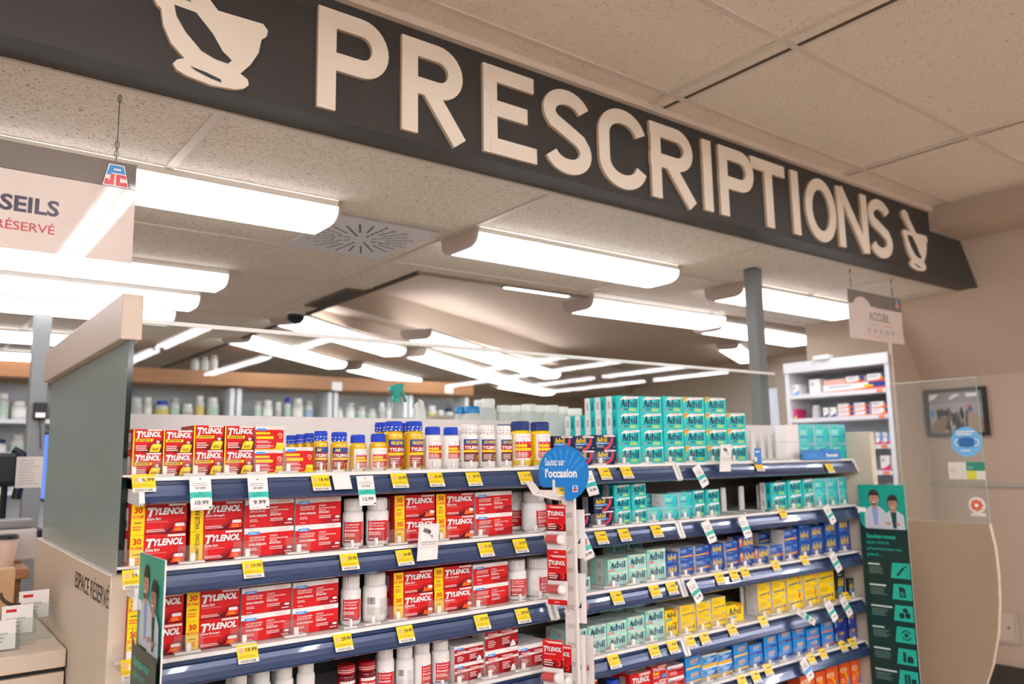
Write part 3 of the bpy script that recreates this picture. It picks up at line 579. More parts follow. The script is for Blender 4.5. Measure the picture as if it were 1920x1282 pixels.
def art_pcold(a, w, h):
    a.rect(0, 0, w, .74*h, RED); a.pill(.06*w, .66*h, .3*w, .8*h, LBLU); a.lines(.4*w, .62*h, .5*w, .09*h, 1, PINKW); a.rect(.5*w, .42*h, .96*w, .54*h, DRED); a.lines(.08*w, .16*h, .5*w, .3*h, 3, PINKW)
def art_mot(a, w, h):
    a.text('MOTRIN', .08*w, .6*h, .6*w, .2*h, M('f7d9b0', .4), .04); a.arc(.2*w, .1*h, .5*w, .62*w, 5, 75, OYEL); a.poly([(.7*w, .05*h), (.96*w, .05*h), (.96*w, .5*h)], SKY); a.lines(.1*w, .2*h, .4*w, .2*h, 2, M('f4b08a', .4))
def art_pch(a, w, h):
    a.advil(.2*w, .45*h, .62*w, .3*h, YEL); a.poly([(.15*w, .2*h), (.7*w, .3*h), (.75*w, .45*h), (.2*w, .4*h)], LBLU); a.ell(.5*w, .18*h, .2*w, .12*h, SKY); a.lines(.2*w, .82*h, .6*w, .08*h, 1, GREY)
def art_blank(a, w, h): pass
# kind: canonical w, h, depth, front colour, side colour, top colour, artwork
LW = 'e6e2de'
KINDS = {
 't_arth': (.075, .055, .055, RED, RED2, RED, lambda a, w, h: art_arth(a, w, h, 'ARTHRITIS')), 't_arthf': (.075, .058, .055, RED, RED2, RED, lambda a, w, h: art_arth(a, w, h, 'ARTHRITIQUE')),
 'p_arth': (.075, .055, .055, WH, WH, WH, art_parth),
 't30': (.13, .072, .075, RED, RED2, RED, lambda a, w, h: art_tyl30(a, w, h, 'EN PRIME', 1, 'Extra fort', 0)), 't30b': (.13, .072, .075, RED, RED2, RED, lambda a, w, h: art_tyl30(a, w, h, 'BONUS', 1, 'Extra Strength', 0)),
 't_val': (.13, .072, .075, RED, RED2, RED, lambda a, w, h: art_tyl30(a, w, h, 'VALUE PACK', 1, 'Extra Strength', 0)), 't_fmt': (.13, .072, .075, RED, RED2, RED, lambda a, w, h: art_tyl30(a, w, h, 'FORMAT ÉCONO', 1, 'Extra fort', 0)),
 't30c': (.11, .064, .075, RED, RED2, RED, lambda a, w, h: art_tyl30(a, w, h, 'EN PRIME', 1, 'Extra fort', 1)), 't30cb': (.11, .064, .075, RED, RED2, RED, lambda a, w, h: art_tyl30(a, w, h, 'BONUS', 1, 'Extra Strength', 1)),
 'pers': (.125, .068, .07, WH, SIDEW, WH, lambda a, w, h: art_pers(a, w, h, 0)), 'persc': (.1, .06, .07, WH, SIDEW, WH, lambda a, w, h: art_pers(a, w, h, 1)), 'persd': (.1, .066, .07, WH, SIDEW, WH, lambda a, w, h: art_pers(a, w, h, 0, 1)),
 'a_nav': (.08, .055, .055, NAVY, DNAV, NAVY, art_nav), 'a_teal': (.08, .06, .055, TEAL, TEAL, TEAL, lambda a, w, h: art_teal(a, w, h, 0)), 'a_tealc': (.08, .06, .055, TEAL, TEAL, TEAL, lambda a, w, h: art_teal(a, w, h, 1)),
 'p_teal': (.07, .058, .06, TEAL, WH, TEALL, art_pteal), 'a_mint': (.09, .066, .055, MINT, MINT, MINTW, art_mint), 'a_blu': (.07, .06, .055, BLU, BLU, BLU, art_blu), 'a_bluc': (.07, .06, .055, BLU, BLU, BLU, lambda a, w, h: art_blu(a, w, h, 1)), 'p_blu': (.07, .06, .06, BLU, SIDEW, SIDEW, art_pblu),
 'p_sidew': (.05, .06, .06, SIDEW, SIDEW, SIDEW, lambda a, w, h: a.lines(.4*w, .2*h, .1*w, .6*h, 1, INK)),
 'a_yel': (.08, .066, .055, YEL, YEL, YEL, art_yel), 'p_yel': (.08, .074, .06, YEL, SIDEW, SIDEW, art_pyel), 'p_yelf': (.08, .074, .06, YEL, SIDEW, SIDEW, lambda a, w, h: art_pyel(a, w, h, 1)),
 'a_pch': (.07, .08, .02, DNAV, DNAV, DNAV, art_pch), 'al_y': (.09, .08, .06, SKY, BLU, M('a9a59e', .5), lambda a, w, h: art_alv(a, w, h, OYEL)), 'al_p': (.09, .08, .06, SKY, BLU, M('8f8a86', .5), lambda a, w, h: art_alv(a, w, h, PURP)), 'al_o': (.08, .08, .06, SKY, BLU, SKY, lambda a, w, h: art_alv(a, w, h, ORG)),
 'p_nap': (.09, .08, .06, SKY, SIDEW, SIDEW, art_nap), 'al_n': (.08, .08, .06, M('1c2f8c', .3), M('17246c', .3), M('1c2f8c', .3), art_nalv), 't_cold': (.1, .085, .06, RED, RED, M('c9aaa6', .5), art_cold), 'p_cold': (.09, .075, .06, WH, SIDEW, M('bdb6b0', .5), art_pcold),
 'mot': (.09, .09, .06, M('ea5a1c', .3), M('d24812', .3), M('ea6a2c', .3), art_mot)}
LOOK = {'t_arth': 'red arthritis caplet box with yellow edge', 't_arthf': 'taller red arthritis caplet box, yellow edge', 'p_arth': 'white-topped red box with yellow bands', 't30': 'red box with yellow EN PRIME strip', 't30b': 'red box with yellow BONUS strip', 't_val': 'red box with yellow VALUE PACK strip', 't_fmt': 'red box with yellow ECONO strip',
 't30c': 'small EN PRIME box with red-tipped capsule', 't30cb': 'small BONUS box with red-tipped capsule', 'pers': 'white-topped red caplet box', 'persc': 'white-topped red box with round tablet', 'persd': 'crimson box with white middle band', 'a_nav': 'navy box with red swoosh', 'a_teal': 'plain teal gel capsule box', 'a_tealc': 'teal box with yellow corner', 'p_teal': 'pale teal store-label box',
 'a_mint': 'mint green caplet box', 'a_blu': 'blue box with yellow lettering', 'a_bluc': 'blue box with orange capsule picture', 'p_blu': 'blue box with yellow arrow', 'p_sidew': 'blank white box end', 'a_yel': 'yellow box with black lettering', 'p_yel': 'yellow box with navy arrow', 'p_yelf': 'yellow box with orange capsule mark', 'a_pch': 'navy liquid capsule pouch', 'al_y': 'bright blue box with yellow stripe', 'al_p': 'bright blue box with purple stripe', 'al_o': 'bright blue box with orange stripe',
 'p_nap': 'white-topped sky blue box', 'al_n': 'dark blue night box', 't_cold': 'red cold relief box', 'p_cold': 'white-topped red cold box', 'mot': 'orange pain reliever box'}
_KM = {}
def kind_mesh(k):
    if k in _KM: return _KM[k]
    w, h, d, fc, scol, tc, art = KINDS[k]; mb = MB(); r = .0012
    mb.box((-w/2, 0, 0), (w/2, d, h), {'*': fc, 'l': scol, 'r': scol, 't': tc, 'k': scol})
    art(Art(mb, (-w/2, 0, 0)), w, h)
    s = Art(mb, (-w/2, d, 0), (0, -1, 0), (0, 0, 1), (-1, 0, 0))
    if k.startswith('a_'):
        s.rect(0, 0, .5*d, h, WH if k.startswith('a_t') else SIDEW); s.lines(.12*d, .25*h, .26*d, .45*h, 6, M('9a8a7e', .5), 0)
        if k.startswith('a_t'): s.advil(.64*d, .2*h, .2*d, .6*h, NAVY)
    elif k.startswith('t'): s.rect(.15*d, .14*h, .62*d, .86*h, GREY); s.bars(.25*d, .2*h, .3*d, .25*h, INK, 8)
    else: s.ell(.3*d, .8*h, .04*d, .03*h, GREY); s.bars(.3*d, .2*h, .35*d, .2*h, GREY, 8)
    t = Art(mb, (-w/2, 0, h), (1, 0, 0), (0, 1, 0), (0, 0, 1)); t.lines(.1*w, .3*d, .6*w, .3*d, 2, PINKW if fc in (RED, WH) else GREY)
    _KM[k] = mb.mesh('medicine_box'); return _KM[k]
YFR = .036
COUNT = {}; SEEN = {}
def nth(k, s): COUNT[(k, s)] = COUNT.get((k, s), 0)+1; return ORD[COUNT[(k, s)]-1]
TIER = {1: ['only box of'], 2: ['lower box of', 'upper box of'], 3: ['lowest box of', 'middle box of', 'top box of'], 4: ['lowest box of', 'second-lowest box of', 'second-highest box of', 'top box of']}
FACES = {i: [] for i in range(7)}
def stack(k, s, pa, pb, ytop, n, deep=1, rz=0, kinds=None, y0=None, ybase=None):
    """n boxes on top of each other on shelf s, between photograph columns pa and pb; deep: rows one behind another (a list gives one number per tier)"""
    y = y0 if y0 is not None else YFR
    zb = LIP[s]+.0012; ym = ytop+20
    A = atY(y, pa, ym).x+.0006; B = atY(y, pb, ym).x-.0006; H = (min(atY(y, (pa+pb)/2, ytop).z, LIP[s-1]-.031 if s else 9)-zb)/n
    B = min(B, 3.042) if s else B; ks = kinds or [k]*n; o_ = nth(k, s)
    for t in range(n):
        kk = ks[t]; w, h, d = KINDS[kk][:3]; nd = deep[t] if isinstance(deep, (list, tuple)) else deep; dd = max(d, .045)
        for q in range(nd):
            o = obj('medicine_box' if kk != 'a_pch' else 'medicine_pouch', kind_mesh(kk)); f = .9985
            o.scale = ((B-A)/w*f, 1, (H-.0006)/h); j = random.uniform(-.0006, .0006)
            o.location = ((A+B)/2+(0 if q == 0 else random.uniform(-.001, .001)), y+q*(d+.0015)+random.uniform(0, .002)*(t > 0), zb+t*H); o.rotation_euler = (0, 0, rz)
            L = '%s, %s %s stack, %s' % (LOOK[kk], TIER[n][t] if n > 1 else 'single box of', o_, SHN[s])
            if q: L = '%s, %s row behind %s stack, %s' % (LOOK[kk], ('lower', 'upper')[t] if n == 2 else TIER[n][t].split()[0], o_, SHN[s]); L = L.replace('row', ORD[q]+' row')
            tag(o, L, 'box', '%s boxes, %s' % (LOOK[kk], SHN[s]))
    if y0 is None: FACES[s].append((A, B))
    return A, B
# ---- top shelf
S = stack
S('t_arth', 0, 249, 305, 804, 2); S('t_arth', 0, 306, 362, 806, 2, [1, 2]); S('t_arthf', 0, 363, 420, 797, 2, [1, 2]); S('t_arthf', 0, 421, 477, 798, 2, kinds=['t_arthf', 't_arth']); S('p_arth', 0, 478, 532, 799, 2); S('p_arth', 0, 534, 587, 838, 1)
S('a_nav', 0, 1037, 1075, 817, 2); S('a_nav', 0, 1076, 1115, 817, 2); S('a_nav', 0, 1116, 1155, 815, 2, [2, 2])
S('a_teal', 0, 1157, 1199, 742, 4, [2, 5, 5, 3]); S('a_teal', 0, 1200, 1241, 743, 4, [1, 1, 2, 2]); S('a_teal', 0, 1243, 1280, 743, 4); S('a_tealc', 0, 1281, 1321, 744, 4); S('a_tealc', 0, 1322, 1361, 745, 4); S('a_tealc', 0, 1363, 1398, 774, 3)
S('p_teal', 0, 1497, 1526, 795, 2); S('p_teal', 0, 1527, 1556, 795, 2); S('p_teal', 0, 1557, 1586, 795, 2)
# ---- second shelf
S('t30', 1, 246, 351, 943, 2); S('t_fmt', 1, 358, 457, 939, 2, kinds=['t_fmt', 't_val']); S('pers', 1, 459, 552, 935, 2); S('pers', 1, 554, 640, 932, 2)
S('t30c', 1, 740, 816, 927, 2, 2); S('t30c', 1, 818, 889, 924, 2, 2); S('persc', 1, 891, 960, 921, 2)
S('a_nav', 1, 1046, 1070, 934, 2); S('a_nav', 1, 1072, 1108, 963, 1); S('a_nav', 1, 1113, 1151, 931, 2, [1, 2]); S('a_teal', 1, 1152, 1182, 908, 3, [1, 1, 2]); S('a_teal', 1, 1184, 1212, 906, 3)
S('p_teal', 1, 1217, 1243, 950, 1); S('p_teal', 1, 1212, 1228, 925, 2, y0=.11); S('p_teal', 1, 1245, 1272, 925, 2); S('p_teal', 1, 1274, 1298, 922, 2); S('a_teal', 1, 1299, 1321, 919, 2); S('a_teal', 1, 1324, 1349, 917, 2)
S('a_teal', 1, 1446, 1474, 904, 2); S('a_teal', 1, 1477, 1503, 900, 2); S('a_teal', 1, 1505, 1525, 898, 2); S('p_teal', 1, 1527, 1549, 896, 2); S('p_teal', 1, 1551, 1572, 895, 2); S('p_teal', 1, 1573, 1595, 893, 2)
# ---- third shelf
S('t30', 2, 240, 345, 1115, 2, kinds=['t30b', 't30']); S('t30', 2, 350, 450, 1106, 2, kinds=['t30b', 't30']); S('pers', 2, 453, 546, 1098, 2, 2); S('pers', 2, 549, 635, 1088, 2, 2)
S('t30c', 2, 738, 812, 1070, 2, 2); S('t30c', 2, 814, 885, 1061, 2, 2, kinds=['t30c', 't30cb']); S('persc', 2, 887, 953, 1055, 2)
S('a_mint', 2, 1077, 1107, 1082, 1); S('a_mint', 2, 1140, 1177, 1047, 2, 2); S('a_mint', 2, 1178, 1212, 1039, 2, 2); S('a_mint', 2, 1213, 1248, 1029, 2, [1, 1]); S('a_mint', 2, 1150, 1172, 1018, 3, [1, 1, 1], y0=.16); S('a_mint', 2, 1177, 1205, 1012, 3, [1, 1, 1], y0=.16)
S('a_blu', 2, 1250, 1273, 1036, 2); S('p_blu', 2, 1275, 1300, 1026, 2, 2); S('p_blu', 2, 1304, 1331, 1022, 2, 2); S('a_blu', 2, 1333, 1358, 1019, 2); S('p_blu', 2, 1361, 1384, 1014, 2); S('a_bluc', 2, 1386, 1413, 1006, 2); S('a_bluc', 2, 1415, 1440, 1026, 1); S('p_blu', 2, 1423, 1449, 998, 2, y0=.12); S('p_blu', 2, 1444, 1468, 1021, 1); S('p_sidew', 2, 1451, 1470, 993, 2, y0=.10)
S('p_blu', 2, 1470, 1495, 992, 2); S('a_blu', 2, 1497, 1519, 968, 3); S('a_blu', 2, 1520, 1544, 986, 2); S('a_blu', 2, 1546, 1570, 977, 2); S('a_blu', 2, 1572, 1603, 970, 2)
# ---- fourth shelf
S('persd', 3, 852, 907, 1207, 2, 2); S('persd', 3, 909, 971, 1170, 2); S('persd', 3, 972, 1030, 1206, 1, 2)
S('persd', 3, 836, 880, 1184, 2, y0=.26)
S('a_mint', 3, 1066, 1102, 1180, 2, 2); S('a_mint', 3, 1103, 1137, 1171, 2, 2); S('a_mint', 3, 1138, 1175, 1164, 2, 2); S('a_mint', 3, 1177, 1209, 1155, 2, 2); S('a_mint', 3, 1211, 1246, 1142, 2); S('a_mint', 3, 1145, 1170, 1128, 3, y0=.17); S('a_mint', 3, 1176, 1210, 1122, 3, y0=.17)
S('a_yel', 3, 1248, 1271, 1143, 2); S('p_yel', 3, 1276, 1304, 1133, 2, 2); S('p_yel', 3, 1307, 1333, 1127, 2, 2); S('p_yel', 3, 1335, 1361, 1119, 2); S('a_yel', 3, 1363, 1394, 1133, 1); S('p_yel', 3, 1421, 1445, 1093, 2); S('p_yel', 3, 1448, 1473, 1087, 2, 2); S('p_yelf', 3, 1475, 1504, 1070, 2, 2); S('p_yelf', 3, 1507, 1532, 1063, 2); S('p_yel', 3, 1534, 1563, 1058, 2)
S('a_pch', 3, 1565, 1586, 1070, 1, rz=.1); S('a_pch', 3, 1590, 1609, 1083, 1); S('a_pch', 3, 1572, 1588, 1062, 1, y0=.13, rz=.08)
# ---- fifth shelf
S('p_cold', 4, 1078, 1120, 1262, 1); S('t_cold', 4, 1181, 1221, 1260, 1, 2); S('t_cold', 4, 1222, 1251, 1247, 2); S('p_cold', 4, 1253, 1283, 1246, 2); S('al_y', 4, 1285, 1315, 1230, 2, 2); S('p_nap', 4, 1317, 1345, 1226, 2); S('p_nap', 4, 1347, 1373, 1221, 2); S('al_y', 4, 1375, 1403, 1207, 2)
S('al_p', 4, 1405, 1430, 1207, 2); S('al_p', 4, 1432, 1457, 1190, 2, 2); S('al_p', 4, 1459, 1484, 1179, 2, 2); S('al_p', 4, 1486, 1510, 1172, 2); S('al_o', 4, 1512, 1537, 1177, 2); S('al_o', 4, 1540, 1563, 1162, 2); S('al_n', 4, 1565, 1588, 1154, 2); S('al_n', 4, 1591, 1614, 1147, 2)
# ---- sixth shelf
S('mot', 5, 1500, 1528, 1262, 1); S('mot', 5, 1530, 1548, 1258, 1); S('mot', 5, 1549, 1572, 1250, 1); S('mot', 5, 1574, 1594, 1240, 1); S('mot', 5, 1596, 1618, 1236, 1)

# ------------------------------------------------------------------ bottles
AMBER = M('e3b20e', .15, coat=.4); AMBR2 = M('f4ca16', .2, coat=.4); BW = M('f1ede9', .3); REDT = M('6d0f18', .15, coat=.4); RCAP = M('a5121c', .35)
def bottle_label(kind, a, W_, h):
    x = -W_/2
    if kind in ('amb', 'ambL', 'w215'):
        a.rect(x, 0, x+W_, h, RED2); a.rect(x, .0, x+W_, .42*h, DRED if kind == 'w215' else RED2); a.rect(x, .76*h, x+W_, h, M('20408c', .35)); a.text('20' if kind == 'amb' else ('215 CAPLETS' if kind == 'w215' else 'VALUE PACK'), x+.12*W_, .81*h, (.3 if kind == 'amb' else .7)*W_, .13*h, YEL, .04, .2); a.text('TYLENOL', x+.06*W_, .56*h, .86*W_, .14*h, WH, .05, .2); a.rect(x, .42*h, x+.85*W_, .52*h, YEL); a.lines(x+.1*W_, .1*h, .45*W_, .24*h, 3, PINKW); a.poly([(x+.6*W_, 0), (x+.95*W_, 0), (x+.95*W_, .3*h), (x+.68*W_, .26*h)], YEL)
    elif kind in ('ambW', 'whB', 'ambN'):
        a.rect(x, 0, x+W_, h, WH); a.rect(x+.1*W_, .08*h, x+W_, .70*h, RED); a.pill(x+.1*W_, .7*h, x+.5*W_, .79*h, LBLU); a.lines(x+.4*W_, .85*h, .5*W_, .08*h, 1, PINKW); a.rect(x+.12*W_, .5*h, x+.62*W_, .6*h, YEL); a.rect(x+.1*W_, .36*h, x+.9*W_, .46*h, YEL); a.lines(x+.14*W_, .12*h, .6*W_, .18*h, 3, PINKW); a.ell(x+.82*W_, .6*h, .07*W_, .05*h, ORG); a.poly([(x+.7*W_, 0), (x+W_, 0), (x+W_, .2*h)], YEL)
    elif kind in ('wh', 'whS'):
        a.rect(x, 0, x+W_, h, WH); a.rect(x+.04*W_, .02*h, x+.96*W_, .84*h, RED); a.pill(x+.04*W_, .81*h, x+.4*W_, .9*h, LBLU); a.text('ACETAMINOPHEN', x+.1*W_, .7*h, .62*W_, .07*h, PINKW, .03); a.text('CAPLETS 500 MG', x+.1*W_, .6*h, .56*W_, .06*h, PINKW, .03); a.text('EXTRA STRENGTH', x+.1*W_, .47*h, .6*W_, .07*h, WH, .04); a.lines(x+.1*W_, .26*h, .6*W_, .14*h, 2, PINKW); a.rect(x+.04*W_, .02*h, x+.6*W_, .2*h, RED2); a.lines(x+.1*W_, .08*h, .35*W_, .07*h, 1, WH); a.pill(x+.8*W_, .05*h, x+.94*W_, .11*h, WH)
        if kind == 'whS': a.rect(x, 0, x+W_, .05*h, LBLU)
    elif kind == 'whR': a.bars(x+.1*W_, .55*h, .3*W_, .3*h, INK, 10); a.lines(x+.08*W_, .1*h, .36*W_, .38*h, 8, GREY); a.lines(x+.55*W_, .1*h, .36*W_, .7*h, 12, GREY)
    elif kind == 'redT': a.rect(x, 0, x+W_, h, RED); a.rect(x+.1*W_, .86*h, x+W_, h, WH); a.tylenol(x+.14*W_, .6*h, .8*W_, .18*h, WH, DRED); a.lines(x+.15*W_, .1*h, .6*W_, .35*h, 4, PINKW)
# kind: radius, height, body material, cap material, cap share, neck share, cap height, label height range
BK = {'amb': (.026, .082, AMBER, CAPB, .92, .8, .22, (.06, .60)), 'ambW': (.026, .075, AMBER, CAPB, .84, .7, .2, (.05, .60)), 'ambL': (.031, .105, AMBER, CAPB, .9, .72, .18, (.06, .62)), 'whB': (.027, .10, BW, CAPB, .86, .72, .17, (.2, .70)), 'w215': (.0265, .11, BW, BW, .88, .72, .18, (.14, .66)), 'ambN': (.0275, .11, AMBR2, CAPN, .9, .74, .18, (.14, .72)),
      'wh': (.034, .115, BW, BW, .86, .74, .23, (.08, .60)), 'whS': (.031, .125, BW, BW, .86, .72, .19, (.05, .60)), 'whR': (.034, .115, BW, BW, .86, .74, .23, (.1, .58)), 'redT': (.032, .125, REDT, RCAP, .96, .8, .22, (.05, .6)), 'pl': (.03, .11, BW, BW, .8, .72, .16, None)}
_BM = {}
def bottle_proto(k):
    if k in _BM: return _BM[k]
    r, h, bm_, cm, cs, ns, ch, lab = BK[k]; hb = h*(1-ch); out = []
    mb = MB(); sh = hb-.105*h
    mb.lathe([(r*.86, 0), (r*.97, .004), (r, .01), (r, sh*.97), (r*.985, sh+.02*h), (r*.93, sh+.052*h), (r*.82, sh+.075*h), (r*ns, sh+.085*h), (r*ns, hb)], bm_, 28); out.append(('bottle_body', mb.mesh('bottle_body')))
    mb = MB(); rc = r*cs; n = 40; z0 = hb-.002; z1 = h
    ridge = [(rc*(1.0 if i % 2 else .955)) for i in range(n)]
    vs = [(q*math.cos(2*math.pi*i/n), q*math.sin(2*math.pi*i/n), z) for z, s in ((z0, 1), (z1-.004, 1), (z1, .9)) for i, q in enumerate([x*s for x in ridge])]
    mb.add(vs, [(j*n+i, j*n+(i+1) % n, (j+1)*n+(i+1) % n, (j+1)*n+i) for j in range(2) for i in range(n)]+[tuple(range(2*n, 3*n)), tuple(range(n-1, -1, -1))], cm)
    if k in ('amb', 'ambL', 'w215'):   # printed shrink seal round the cap
        a = Art(mb, (0, 0, z0-.004), curve=rc*1.02); sl = M('d9dcf2' if k != 'w215' else 'b9b0a8', .3); q = 10
        for i in range(q):
            t = (i/q-.5)*math.pi*rc*1.6; a.rect(t, .003+.002*(i % 2), t+rc*.22, .006+.002*(i % 2), sl); a.l = 1; a.rect(t+rc*.1, .011, t+rc*.3, .0135, sl); a.l = 1
    if k == 'redT':
        a = Art(mb, (0, 0, z0), curve=rc*1.01); a.rect(-rc*1.3, .006, rc*1.3, .009, PINKW); a.rect(-rc*1.3, .013, rc*1.3, .0155, PINKW)
    out.append(('cap', mb.mesh('bottle_cap')))
    if lab:
        mb = MB(); W_ = 2.25*r; a = Art(mb, (0, 0, lab[0]*h), curve=r+.0003); bottle_label(k, a, W_, (lab[1]-lab[0])*h); out.append(('bottle_label', mb.mesh('bottle_label')))
    _BM[k] = out; return out
BLOOK = {'amb': 'amber bottle, shrink-wrapped blue cap, 20 bonus', 'ambW': 'short amber bottle, plain blue cap', 'ambL': 'large amber bottle, shrink-wrapped cap', 'whB': 'white bottle with blue cap', 'w215': 'white bottle marked 215 caplets', 'ambN': 'amber bottle with navy cap', 'wh': 'white bottle with red label', 'whS': 'tall white bottle with red label', 'whR': 'white bottle turned barcode forward', 'redT': 'dark red bottle with red cap', 'pl': 'plain white stock bottle'}
def bottle(k, s, pa, pb, ytop, y0=None, rz=-.35, behind=0, big=1):
    y = y0 if y0 is not None else YFR; r, h = BK[k][:2]; zb = LIP[s]+.0012
    A = atY(y+r, pa, ytop+30).x; B = atY(y+r, pb, ytop+30).x; cx = (A+B)/2; yy = y+r
    H = atY(yy, (pa+pb)/2, ytop).z-zb; R = (B-A)/2*.84
    root = empty('medicine_bottle', (cx, yy, zb), rz); root.scale = (R/r, R/r, H/h)
    for n, me in bottle_proto(k): obj(n, me, root)
    if k in ('amb', 'ambL', 'ambW') or 1:
        lb = '%s, %s such bottle from the partition, %s' % (BLOOK[k], nth('b'+k, s), SHN[s]); tag(root, lb, 'bottle', '%s, %s' % (BLOOK[k], SHN[s]))
    if y0 is None: FACES[s].append((cx-R, cx+R))
b = bottle
b('amb', 0, 586, 616, 808, rz=-.1); b('amb', 0, 618, 653, 810, rz=-.1); b('ambW', 0, 653, 688, 815, rz=.25); b('ambW', 0, 691, 726, 813, rz=-.2); b('ambL', 0, 718, 757, 790, rz=.12); b('ambL', 0, 757, 794, 790, rz=.2)
b('whB', 0, 794, 828, 800, rz=-.1); b('whB', 0, 829, 861, 801, rz=.05); b('w215', 0, 863, 896, 796, rz=-.1); b('w215', 0, 897, 928, 797, rz=-.1); b('w215', 0, 929, 959, 798, rz=.2); b('ambN', 0, 957, 994, 790, rz=-.3); b('ambN', 0, 994, 1030, 791, rz=.05)
for i, (pa, pb, yt) in enumerate(((534, 556, 816), (552, 572, 814), (568, 590, 812))): b('amb', 0, pa, pb, yt, y0=.10+.0*i, rz=0)
b('ambL', 0, 700, 730, 792, y0=.105); b('ambL', 0, 740, 770, 793, y0=.105); b('w215', 0, 856, 884, 800, y0=.1); b('w215', 0, 890, 915, 801, y0=.1); b('ambN', 0, 930, 962, 796, y0=.11)
b('wh', 1, 640, 683, 934, rz=-.35); b('wh', 1, 684, 730, 932, rz=-.3); b('wh', 1, 944, 981, 922, y0=.12, rz=-.4); b('wh', 1, 979, 1022, 921, rz=.55)
b('wh', 2, 637, 678, 1077, rz=-.25); b('whR', 2, 678, 727, 1072, rz=-.2); b('wh', 2, 951, 986, 1048, rz=-.3); b('wh', 2, 987, 1030, 1045, rz=.45)
for pa, pb, yt, k, rz in ((430, 467, 1258, 'whR', 0), (470, 510, 1250, 'whR', 0), (513, 552, 1244, 'whR', .2), (554, 592, 1237, 'whS', -.2), (630, 667, 1244, 'redT', -.2), (669, 705, 1238, 'redT', -.2), (703, 740, 1213, 'whS', -.3), (740, 776, 1210, 'whR', -.3), (774, 808, 1204, 'whS', .45), (808, 843, 1199, 'whS', -.05)): b(k, 3, pa, pb, yt, rz=rz)
for pa, pb, yt in ((420, 450, 1253), (462, 494, 1244), (506, 538, 1238), (702, 730, 1208), (762, 790, 1196)): b('whS', 3, pa, pb, yt, y0=.12)
b('ambW', 4, 1135, 1161, 1272)

# ------------------------------------------------------------------ product stops
KNOB = M('efeae4', .35)
def stop_proto():
    root = empty('product_stop'); mb = MB(); mb.box((-.5, 0, .004), (.5, .0018, .034), CLEAR); kid(root, mb.build('front_plate'))
    mb = MB(); mb.bbox((-.1, -.007, .003), (.06, .0, .019), KNOB, .003); kid(root, mb.build('knob'))
    mb = MB(); mb.box((-.45, -.004, 0), (.4, .012, .004), M('dcd6ce', .35)); kid(root, mb.build('foot')); return root
sp_ = None
for s in range(6):
    for i, (A, B) in enumerate(sorted(FACES[s])):
        if s == 5 or (s == 4 and B < 1.2): continue
        if sp_ is None: sp_ = stop_proto(); o = sp_
        else: o = dup(sp_)
        o.location = (A+(B-A)*.02, .017, LIP[s]+.0005); w = min(B-A, .085)
        o.scale = (w*.8, 1, 1.25 if s < 4 else 1.0)
        tag(o, 'clear plastic stop with white knob, before %s stack from the partition, %s' % (ORD[i], SHN[s]), 'product stop', 'clear product stops, '+SHN[s])
# empty pusher lanes: tall white pusher paddles
PAD = M('d9d6d2', .4)
def paddle(s, px, ytop, w=.03, y=.11):
    p = atY(y, px, ytop); z0 = LIP[s]+.001; root = empty('pusher_paddle', (p.x, y, z0)); h = p.z-z0
    mb = MB(); mb.bbox((-w/2, 0, 0), (w/2, .012, h), PAD, .005); mb.build('paddle', root)
    mb = MB(); mb.box((-.006, -.1, 0), (.006, .012, .006), PAD); mb.build('track', root)
    tag(root, 'white pusher paddle in an empty lane, %s on the %s' % (nth('pad', s), SHN[s]), 'product pusher', 'empty pusher lanes')
for s, px, yt in ((0, 1412, 806), (0, 1430, 812), (0, 1445, 812), (0, 1457, 808), (1, 1357, 914), (1, 1391, 911), (1, 1425, 908), (2, 1096, 1044), (3, 1394, 1100), (3, 1407, 1096)): paddle(s, px, yt)
for s, pa, pb, yt in ((0, 1474, 1496, 796),):
    A = atY(.04, pa, yt+20).x; B = atY(.04, pb, yt+20).x
    for t in range(2):
        mb = MB(); H = (atY(.04, pa, yt).z-LIP[s]-.001)/2; mb.bbox((A, .04, LIP[s]+.001+H*t), (B, .095, LIP[s]+H*(t+1)), WH, .001, 1); o = mb.build('carton'); tag(o, 'blank white carton end, %s of two beside pale teal boxes' % ('lower', 'upper')[t], 'box', 'blank cartons on the top shelf')

